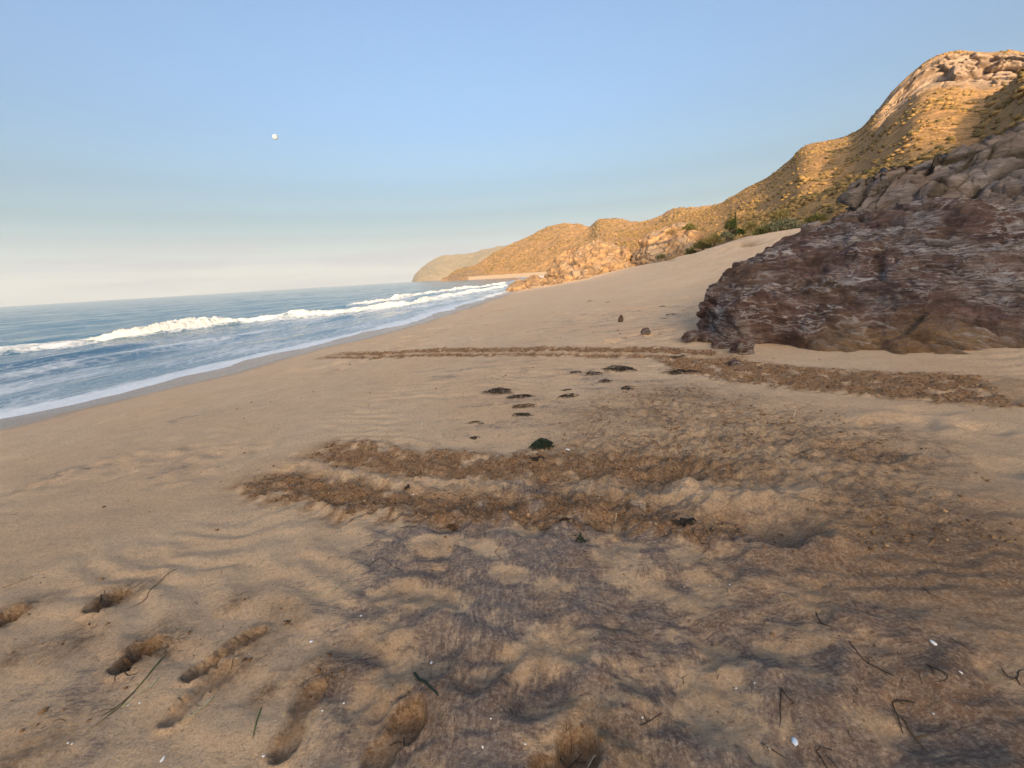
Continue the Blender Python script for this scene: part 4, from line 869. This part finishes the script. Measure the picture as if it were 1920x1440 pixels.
TW = [
    ('twig', [[(330, 1068), (305, 1088), (280, 1108), (272, 1125), (240, 1142)]], .0035, mat_brown_twig, 'wavy brown twig curving away from the heel print'),
    ('twig', [[(268, 1092), (245, 1104), (228, 1114)], [(228, 1114), (226, 1106)]], .002, mat_brown_twig, 'short thin twig above the heel print'),
    ('twig', [[(195, 1108), (190, 1120), (188, 1130)]], .0028, mat_twig, 'stub of dark twig standing in the heel print'),
    ('twig', [[(226, 1255), (240, 1266), (262, 1262)], [(240, 1248), (285, 1232)]], .0028, mat_twig, 'bent dark twig lying in the second heel print'),
    ('twig', [[(715, 1046), (735, 1062), (758, 1074)], [(715, 1046), (702, 1054), (690, 1062)]], .0026, mat_twig, 'forked thin dark stalk at the edge of the grey sand'),
    ('twig', [[(938, 1022), (928, 1036), (934, 1044), (940, 1050)]], .0028, mat_brown_twig, 'small hooked brown stem on the grey hummocks'),
    ('twig', [[(742, 992), (770, 988), (800, 973)]], .0028, mat_twig, 'thin dark stalk under the lower crawl track'),
    ('twig', [[(1200, 1364), (1213, 1355), (1222, 1350), (1245, 1338)], [(1213, 1355), (1208, 1340)]], .003, mat_twig, 'small knobbly dark twig in the lower middle of the sand'),
    ('twig', [[(1466, 1288), (1464, 1325), (1462, 1366)], [(1466, 1290), (1478, 1308), (1490, 1324)]], .003, mat_twig, 'forked dark twig pointing straight down the slope'),
    ('twig', [[(1530, 1147), (1540, 1168), (1570, 1183)]], .0028, mat_twig, 'short curved dark twig above the longest stalk'),
    ('twig', [[(1593, 1203), (1612, 1230), (1650, 1255), (1684, 1274)]], .0038, mat_twig, 'longest dark curved stalk on the right of the foreground'),
    ('twig', [[(1724, 1100), (1740, 1112), (1760, 1122)]], .0028, mat_twig, 'short dark twig alone on the smooth brown sand'),
    ('twig', [[(1782, 1196), (1806, 1212), (1833, 1232)]], .0026, mat_twig, 'thin straight twig lower right of the short lone twig on smooth brown sand'),
    ('twig', [[(1736, 1246), (1758, 1256), (1770, 1262), (1776, 1272), (1764, 1278), (1746, 1280)], [(1740, 1248), (1752, 1266)]], .0028, mat_twig, 'looped dark stem right of the longest stalk'),
    ('twig', [[(1876, 1254), (1890, 1270), (1906, 1272), (1912, 1258), (1925, 1256)], [(1904, 1270), (1915, 1286)]], .0028, mat_twig, 'looped dark stem at the right edge of the picture'),
    ('twig', [[(1674, 1318), (1682, 1345), (1692, 1376)], [(1674, 1318), (1696, 1316), (1716, 1320)]], .0032, mat_twig, 'bent dark twig with one arm running down the sand'),
    ('twig', [[(1690, 1345), (1715, 1385), (1738, 1408)], [(1716, 1386), (1745, 1376)]], .0028, mat_brown_twig, 'brown forked twig just below the bent dark twig'),
    ('twig', [[(1426, 1394), (1450, 1408), (1482, 1426)]], .0036, mat_twig, 'dark straight twig left of the bluish shell'),
    ('twig', [[(1528, 1412), (1540, 1404), (1560, 1406)], [(1530, 1410), (1542, 1430), (1556, 1446)], [(1544, 1416), (1570, 1440)]], .003, mat_twig, 'three-armed dark twig at the bottom edge right of the bluish shell'),
    ('twig', [[(1060, 1446), (1078, 1428), (1092, 1414)], [(1050, 1424), (1062, 1440)], [(1078, 1428), (1100, 1432)]], .0032, mat_twig, 'dark branching twig in the pit at the bottom edge'),
    ('twig', [[(1302, 988), (1300, 1000), (1312, 1014), (1316, 1028)], [(1310, 1014), (1330, 1022)], [(1330, 1022), (1316, 1040)]], .0028, mat_twig, 'kinked dark stem running down from the root-like tangle'),
    ('twig', [[(1312, 1052), (1322, 1048), (1336, 1054)]], .0028, mat_twig, 'tiny dark curved twig below the kinked stem'),
    ('twig', [[(730, 1400), (745, 1392), (752, 1396)], [(758, 1385), (755, 1402)]], .003, mat_twig, 'small dark forked twig in the oval pit at the bottom'),
    ('twig', [[(530, 1168), (538, 1165), (548, 1164)], [(536, 1168), (540, 1162)]], .0035, mat_twig, 'tiny black cross-shaped twig right of the long footprint'),
    ('twig', [[(100, 1357), (112, 1350), (124, 1354)]], .002, mat_brown_twig, 'tiny curved brown twig left of the long green blade'),
    ('twig', [[(3, 1104), (32, 1093), (64, 1080)]], .0022, mat_brown_twig, 'thin brown twig near the left edge'),
    ('stick', [[(1156, 962), (1154, 978)]], .0035, mat_pale_twig, 'short pale stick standing by a round sandy pit'),
    ('stick', [[(1492, 770), (1487, 783)]], .006, mat_pale_twig, 'small pale stick on the spattered sand'),
    ('stick', [[(1118, 1412), (1112, 1424), (1102, 1444)]], .0042, mat_pale_twig, 'pale bleached stick in the pit at the bottom edge'),
    ('stick', [[(1432, 1399), (1446, 1407)]], .0046, mat_pale_twig, 'short cream splinter lying along the dark twig near the bluish shell'),
    ('grass_blade', [[(312, 1228), (285, 1258), (250, 1298), (205, 1340), (166, 1370)]], .0052, mat_blade, 'long green grass blade lying by the second heel print'),
    ('grass_blade', [[(300, 1270), (280, 1290), (255, 1304)], [(252, 1306), (228, 1328)]], .0042, mat_blade_pale, 'pale seed head strand lying beside the long green blade'),
    ('grass_blade', [[(250, 1300), (215, 1330), (186, 1345)], [(215, 1330), (158, 1343)]], .0024, mat_twig, 'thin dark stem crossing the long green blade'),
    ('grass_blade', [[(402, 1308), (378, 1330), (352, 1346), (338, 1355)]], .0050, mat_blade_pale, 'short pale yellow-green blade by the shallow footprint'),
    ('grass_blade', [[(489, 1326), (482, 1350), (474, 1388)]], .0036, mat_blade, 'slim green blade left of the lowest footprint'),
    ('grass_blade', [[(655, 1088), (625, 1106), (600, 1116), (560, 1113)]], .0036, mat_blade_pale, 'curved yellow-green strand above the footprints'),
    ('plant_stalk', [[(775, 1262), (798, 1282), (823, 1306)]], .0075, mat_stalk, 'thick dark green stalk lying at a slant on the grey sand'),
]
for i, (nm, lines, r, mt, lab) in enumerate(TW):
    strand_thing(nm, lines, r * (.74 if nm == 'twig' else .9), mt, lab, {'twig': 'twig', 'stick': 'stick', 'grass_blade': 'grass blade', 'plant_stalk': 'stalk'}[nm], .30 if nm == 'grass_blade' else .9, .5, {'twig': 'twigs on the sand', 'stick': 'pale sticks on the sand', 'grass_blade': 'loose grass blades on the sand'}.get(nm), i)

def shell(px, py, size, label, mat, seed, el=1.5, group=None):
    """a ribbed half shell, domed side up, tilted into the sand"""
    rg = np.random.default_rng(seed + 50); c = on_sand(px, py); n, m_ = 7, 16; P = []
    for i in range(n):
        a = i / (n - 1) * 1.5
        for j in range(m_):
            b = j / m_ * 6.283; rr = math.sin(a) * (1 + .07 * math.cos(7 * b)) * (1 + .18 * math.cos(b)); P.append((rr * math.cos(b) * el, rr * math.sin(b), .75 * math.cos(a)))
    V = np.array(P) * size; an = rg.uniform(0, 6.28); ca, sa = math.cos(an), math.sin(an); t = rg.uniform(-.3, .3)
    V[:, 2] += t * V[:, 0]; V = np.stack([V[:, 0] * ca - V[:, 1] * sa, V[:, 0] * sa + V[:, 1] * ca, V[:, 2]], 1)
    F = np.array([(i * m_ + j, i * m_ + (j + 1) % m_, (i + 1) * m_ + (j + 1) % m_, (i + 1) * m_ + j) for i in range(n - 1) for j in range(m_)])
    return tag(link('shell', raw_mesh('shell', V, F, mat), loc=c), label, 'shell', group)
SH = [(775, 927, .012, 'white shell beside the black seaweed knot in the crawl track', 1.4), (1064, 843, .014, 'elongated white shell right of the green seaweed tuft', 2.2), (677, 1155, .007, 'white shell fragment next to a reddish crumb left of the grey sand', 1.6),
      (583, 1203, .008, 'white shell chip right of the long footprint', 1.6), (790, 795, .012, 'tiny white shell alone on the smooth pale sand', 1.3), (213, 1014, .006, 'tiny white shell on bare sand above the heel print', 1.3), (305, 1424, .008, 'elongated white shell at the bottom left edge', 2.2),
      (809, 1242, .006, 'small white shell on the grey sand above the dark green stalk', 1.8), (1752, 1207, .011, 'cream shell near the thin straight twig on brown sand', 1.6), (495, 1417, .006, 'white shell left of the lowest footprint toe', 1.3), (1088, 1214, .004, 'tiny round pale shell in the middle of the grey hummocks', 1.),
      (1802, 1261, .006, 'bright white shell caught in the looped stem at the right', 1.4), (1415, 1280, .004, 'white crumb of shell on tan sand right of centre', 1.4), (1750, 1338, .005, 'white shell speck right of the brown forked twig', 1.2), (920, 1347, .004, 'tiny white shell speck below the dark green stalk', 1.2)]
for i, (px, py, sz, lab, el) in enumerate(SH): shell(px, py, sz * .78, lab, mat_shell, i, el, 'shells on the sand')
shell(1490, 1389, .010, 'bluish white shell on the dark sand at the bottom right', mat_shell_blue, 90, 1.6, 'shells on the sand')
for i, (px, py) in enumerate([(135, 1395), (128, 1393), (64, 1078), (604, 1332), (1205, 1345), (700, 1050), (1283, 1100), (262, 1318), (240, 1322), (1368, 1096), (645, 1318), (985, 1395), (1330, 1098), (905, 1400), (1380, 1290)]):
    shell(px, py, .0035, 'tiny white shell chip scattered on the foreground sand', mat_shell, 100 + i, 1.5, 'tiny shell chips')

def boulder(name, px, py, wpx, label, mat, seed, hr=.6, bury=.3, rough=.7):
    c = on_sand(px, py); D = np.linalg.norm(c - np.array([0, 0, CAMZ])); W = wpx / 820. * D * .5
    u = np.linspace(0, 2 * np.pi, 41)[:-1]; v = np.linspace(-1.45, 1.55, 24); U, Vv = np.meshgrid(u, v, indexing='ij')
    d = np.stack([np.cos(U) * np.cos(Vv), np.sin(U) * np.cos(Vv), np.sin(Vv)], -1); x, y, z = d[..., 0] + seed, d[..., 1], d[..., 2]
    bb, _ = blocks(x * 1.1, y * 1.1, z * 1.1); r = 1 + rough * fbm3(x * 1.3, y * 1.3, z * 1.3, 4) + .18 * ridged3(x * 1.9, y * 1.9, z * 1.9, 3) + .16 * bb
    P = d * r[..., None] * W; P[..., 2] *= hr; P[..., 2] += W * hr * (1 - 2 * bury)
    P = np.concatenate([P, P[:1]], 0)
    return tag(link(name, grid_mesh(name, P, mat, {'sandy': np.zeros(P.shape[:2]), 'crack': np.zeros(P.shape[:2])}), loc=c), label, 'rock')
drm = bpy.data.materials['dark_rock']
boulder('rock', 1300, 637, 36, 'low black rock on the sand just off the left foot of the big outcrop', drm, 1.7, .55, .25)
boulder('rock', 1338, 640, 40, 'dark rock wedged against the left tip of the big outcrop', drm, 5.2, .6, .3)
boulder('rock', 1352, 652, 26, 'small dark rock in front of the left foot of the big outcrop', drm, 8.9, .7, .3)
boulder('rock', 1392, 662, 34, 'dark block standing nearest the camera at the left foot of the big outcrop', drm, 12.1, 1.0, .3)
boulder('rock', 1378, 684, 18, 'small dark stone on the turned sand below the big outcrop', drm, 15.4, .6, .3)
boulder('rock', 1210, 625, 15, 'small black stone alone on the beach left of the big outcrop', drm, 18.3, .8, .25)
boulder('rock', 1164, 603, 9, 'upright dark stone alone on the mid beach', simple('brown_stone', (.06, .035, .022), (.12, .07, .045), 20), 21.1, 1.35, .15)

rg = np.random.default_rng(77); parts = []
for px0, py0, sx_, sy_, n_ in ((1000, 740, 70, 30, 150), (960, 800, 60, 40, 120), (1150, 700, 110, 18, 110), (1230, 590, 60, 22, 60), (1100, 960, 200, 60, 110), (1000, 1150, 260, 110, 120), (1600, 1250, 220, 120, 80), (500, 1150, 300, 150, 70), (880, 680, 60, 30, 40), (700, 900, 120, 30, 50)):
    for _ in range(n_):
        px, py = px0 + rg.normal() * sx_, py0 + rg.normal() * sy_
        if not (560 < py < 1435 and -10 < px < 1930): continue
        c = on_sand(px, py); D = math.hypot(c[0], c[1]); L = rg.uniform(.006, .022) * (.6 + .16 * D); a = rg.uniform(0, 6.28); t = np.linspace(-.5, .5, 4); an = a + rg.normal(0, 1.) * t
        P = np.stack([c[0] + np.cos(an) * t * L * 2, c[1] + np.sin(an) * t * L * 2, 0 * t], 1); P[:, 2] = sand_z(P[:, 0], P[:, 1]) + .002 + .003 * rg.random()
        parts.append(ribbon(P, .0009 * (.8 + .3 * D), rg, .5))
V, F = join(parts); tag(stuff(link('seaweed_crumbs', raw_mesh('seaweed_crumbs', V, F, mat_weed))), 'tiny dark crumbs of seaweed strewn over the sand', 'seaweed')
# ------------------------------------------------------------------ shrubs on the dune edge and slope
def leaf_cloud(c, rx, ry, rz, n, size, rg, up=.5):
    """n small leaf faces in tufts filling a dome"""
    k = max(8, n // 30); a = rg.normal(size=(k, 3)); a /= np.linalg.norm(a, axis=1, keepdims=True); a[:, 2] = np.abs(a[:, 2]); a *= rg.uniform(.45, 1., (k, 1))
    i = rg.integers(0, k, n); p = a[i] + rg.normal(0, .16, (n, 3)); p[:, 2] = np.maximum(p[:, 2], .0); p = p * np.array([rx, ry, rz])
    d = rg.normal(size=(n, 3)) * .6 + p / np.array([rx, ry, rz]); d[:, 2] += up; d /= np.linalg.norm(d, axis=1, keepdims=True); s = np.cross(d, rg.normal(size=(n, 3))); s /= np.linalg.norm(s, axis=1, keepdims=True)
    L = size * rg.uniform(.6, 1.5, (n, 1)); w = L * .28
    V = np.stack([p - s * w * .4, p + d * L * .5 - s * w, p + d * L, p + d * L * .5 + s * w], 1).reshape(-1, 3) + np.asarray(c); return V, np.arange(4 * n).reshape(n, 4)
def shrub(name, px, py, D, wpx, hr, n, leaf, mat, label, seed, group='shrubs on the slope', up=.5, zb=None):
    rg = np.random.default_rng(seed + 900); c = pt_az(px, py + 2, D); wpx *= .8; W = wpx / 840. * D * .5; H = W * 2 * hr
    root = bpy.data.objects.new(name, None); COL.objects.link(root); root.location = c; root.empty_display_size = .2; tag(root, label, 'shrub', group)
    V, F = leaf_cloud((0, 0, -.1 * H), W, W * .8, H, n, leaf, rg, up); link('crown', raw_mesh('crown', V, F, mat, {'tint': np.repeat(rg.random(n), 4)}, smooth=False), root)
    parts = []
    for k in range(7):
        a = rg.uniform(0, 6.28); e1 = np.array([math.cos(a) * W * .6, math.sin(a) * W * .5, H * rg.uniform(.4, .8)]); P = crom(np.array([[0, 0, -.5 * H - .1], e1 * .35 + [0, 0, H * .1], e1]), np.linspace(0, 2, 8)); parts.append(ribbon(P, .012 * D / 40 + .01, rg, .9))
    V, F = join(parts); link('stem', raw_mesh('stem', V, F, mat_brown_twig), root); return root
def leafmat(name, a, b, c):
    M = NM(name, .8, .2); return M.done(M.ramp(M.attr('tint'), (0., a), (.5, b), (1., c)))
lf_green = leafmat('green_leaves', (.03, .05, .012), (.065, .095, .02), (.12, .145, .035)); lf_grey = leafmat('grey_leaves', (.09, .10, .055), (.17, .17, .095), (.28, .26, .16))
lf_yel = leafmat('yellow_leaves', (.13, .115, .035), (.23, .185, .06), (.34, .26, .10)); lf_olive = leafmat('olive_leaves', (.05, .06, .018), (.11, .11, .03), (.20, .17, .06)); lf_dry = leafmat('dry_leaves', (.16, .10, .045), (.28, .18, .08), (.40, .28, .13))
for i, (nm, px, py, D, w, hr, n, lf, mt, lab, up) in enumerate([
    ('round_shrub', 1370, 424, 72, 26, .75, 2600, .10, lf_green, 'bright green round shrub standing alone on the golden slope', .3),
    ('spiny_tussock', 1468, 434, 46, 84, .27, 4200, .16, lf_grey, 'wide grey-green tussock at the top of the dune', .9),
    ('spiny_tussock', 1430, 436, 45, 36, .35, 1600, .12, lf_olive, 'dark olive clump at the left end of the wide grey-green tussock', .6),
    ('low_shrub', 1462, 408, 52, 34, .5, 1500, .12, lf_yel, 'yellow-green shrub behind the wide grey-green tussock', .6),
    ('low_shrub', 1532, 412, 44, 34, .35, 1400, .10, lf_olive, 'dark olive shrub between the tussock and the dark outcrop', .5),
    ('low_shrub', 1574, 402, 43, 20, .35, 700, .09, lf_dry, 'small dry shrub nearest the grey crag', .5),
    ('low_shrub', 1340, 452, 66, 40, .5, 2000, .15, lf_yel, 'yellow-green shrub at the upper edge of the dune', .7),
    ('low_shrub', 1318, 462, 68, 40, .45, 1800, .15, lf_olive, 'olive shrub left of the yellow-green one on the dune edge', .7),
    ('low_shrub', 1297, 474, 70, 34, .4, 1500, .13, lf_olive, 'dark low shrub lowest on the dune edge beside the orange bluff', .5),
    ('low_shrub', 1362, 442, 63, 26, .5, 1000, .13, lf_grey, 'small grey shrub above the yellow-green one on the dune edge', .7),
    ('low_shrub', 1386, 436, 60, 22, .5, 800, .12, lf_green, 'small dark green bush on the dune edge below the round shrub', .5),
    ('low_shrub', 1408, 426, 58, 24, .5, 900, .12, lf_yel, 'small yellow bush right of the round shrub', .6),
    ('low_shrub', 1290, 428, 86, 30, .4, 1300, .17, lf_olive, 'olive bush on top of the orange bluff', .6),
    ('low_shrub', 1260, 436, 88, 26, .35, 1000, .17, lf_dry, 'dry brown bush on the left brow of the orange bluff', .6),
    ('low_shrub', 1240, 482, 80, 22, .4, 800, .12, lf_olive, 'small olive bush at the foot of the orange bluff', .6),
    ('dry_shrub', 1270, 488, 74, 48, .25, 1600, .13, lf_dry, 'spread of dry brown scrub at the foot of the dune edge', .5)]):
    shrub(nm, px, py, D, w, hr, n, lf, mt, lab, i, up=up)
boulder('rock', 1524, 432, 26, 'dark grey stone lying on the dune crest beside the big outcrop', bpy.data.materials['grey_rock'], 31.3, .6, .3)

# ------------------------------------------------------------------ moon
a, e_ = azel(516, 257); Dm = 30000.
Mm = NM('moon', 1., 0.); mc_ = Mm.mix(Mm.ramp(Mm.noise(.012, 4), (.42, 0), (.6, 1)), (.50, .51, .51), (.33, .35, .37))
mm = Mm.done(mc_)
bpy.ops.mesh.primitive_uv_sphere_add(segments=48, ring_count=24, radius=Dm * .0046)
mo = bpy.context.object; mo.name = 'moon'; mo.data.name = 'moon'; mo.data.materials.append(mm); mo.location = (Dm * math.sin(a) * math.cos(e_), Dm * math.cos(a) * math.cos(e_), Dm * math.sin(e_) + CAMZ)
for p in mo.data.polygons: p.use_smooth = True
tag(mo, 'small pale full moon in the clear blue sky', 'moon')

# ------------------------------------------------------------------ sea haze
hz = bpy.data.materials.new('haze'); hz.use_nodes = True; ht = hz.node_tree; ht.nodes.clear()
ho = ht.nodes.new('ShaderNodeOutputMaterial'); hv = ht.nodes.new('ShaderNodeVolumePrincipled')
hv.inputs['Density'].default_value = .0001; hv.inputs['Color'].default_value = (.74, .84, .95, 1); hv.inputs['Anisotropy'].default_value = .0
ht.links.new(hv.outputs[0], ho.inputs['Volume'])
x0, x1, y0, y1, z0, z1 = -9300, 3900, -2800, 9300, -9, 225
V = np.array([(x, y, z) for x in (x0, x1) for y in (y0, y1) for z in (z0, z1)]); T = [(0, 1, 3, 2), (4, 6, 7, 5), (0, 4, 5, 1), (2, 3, 7, 6), (0, 2, 6, 4), (1, 5, 7, 3)]
stuff(link('haze', raw_mesh('haze', V, np.array(T), hz, smooth=False)))
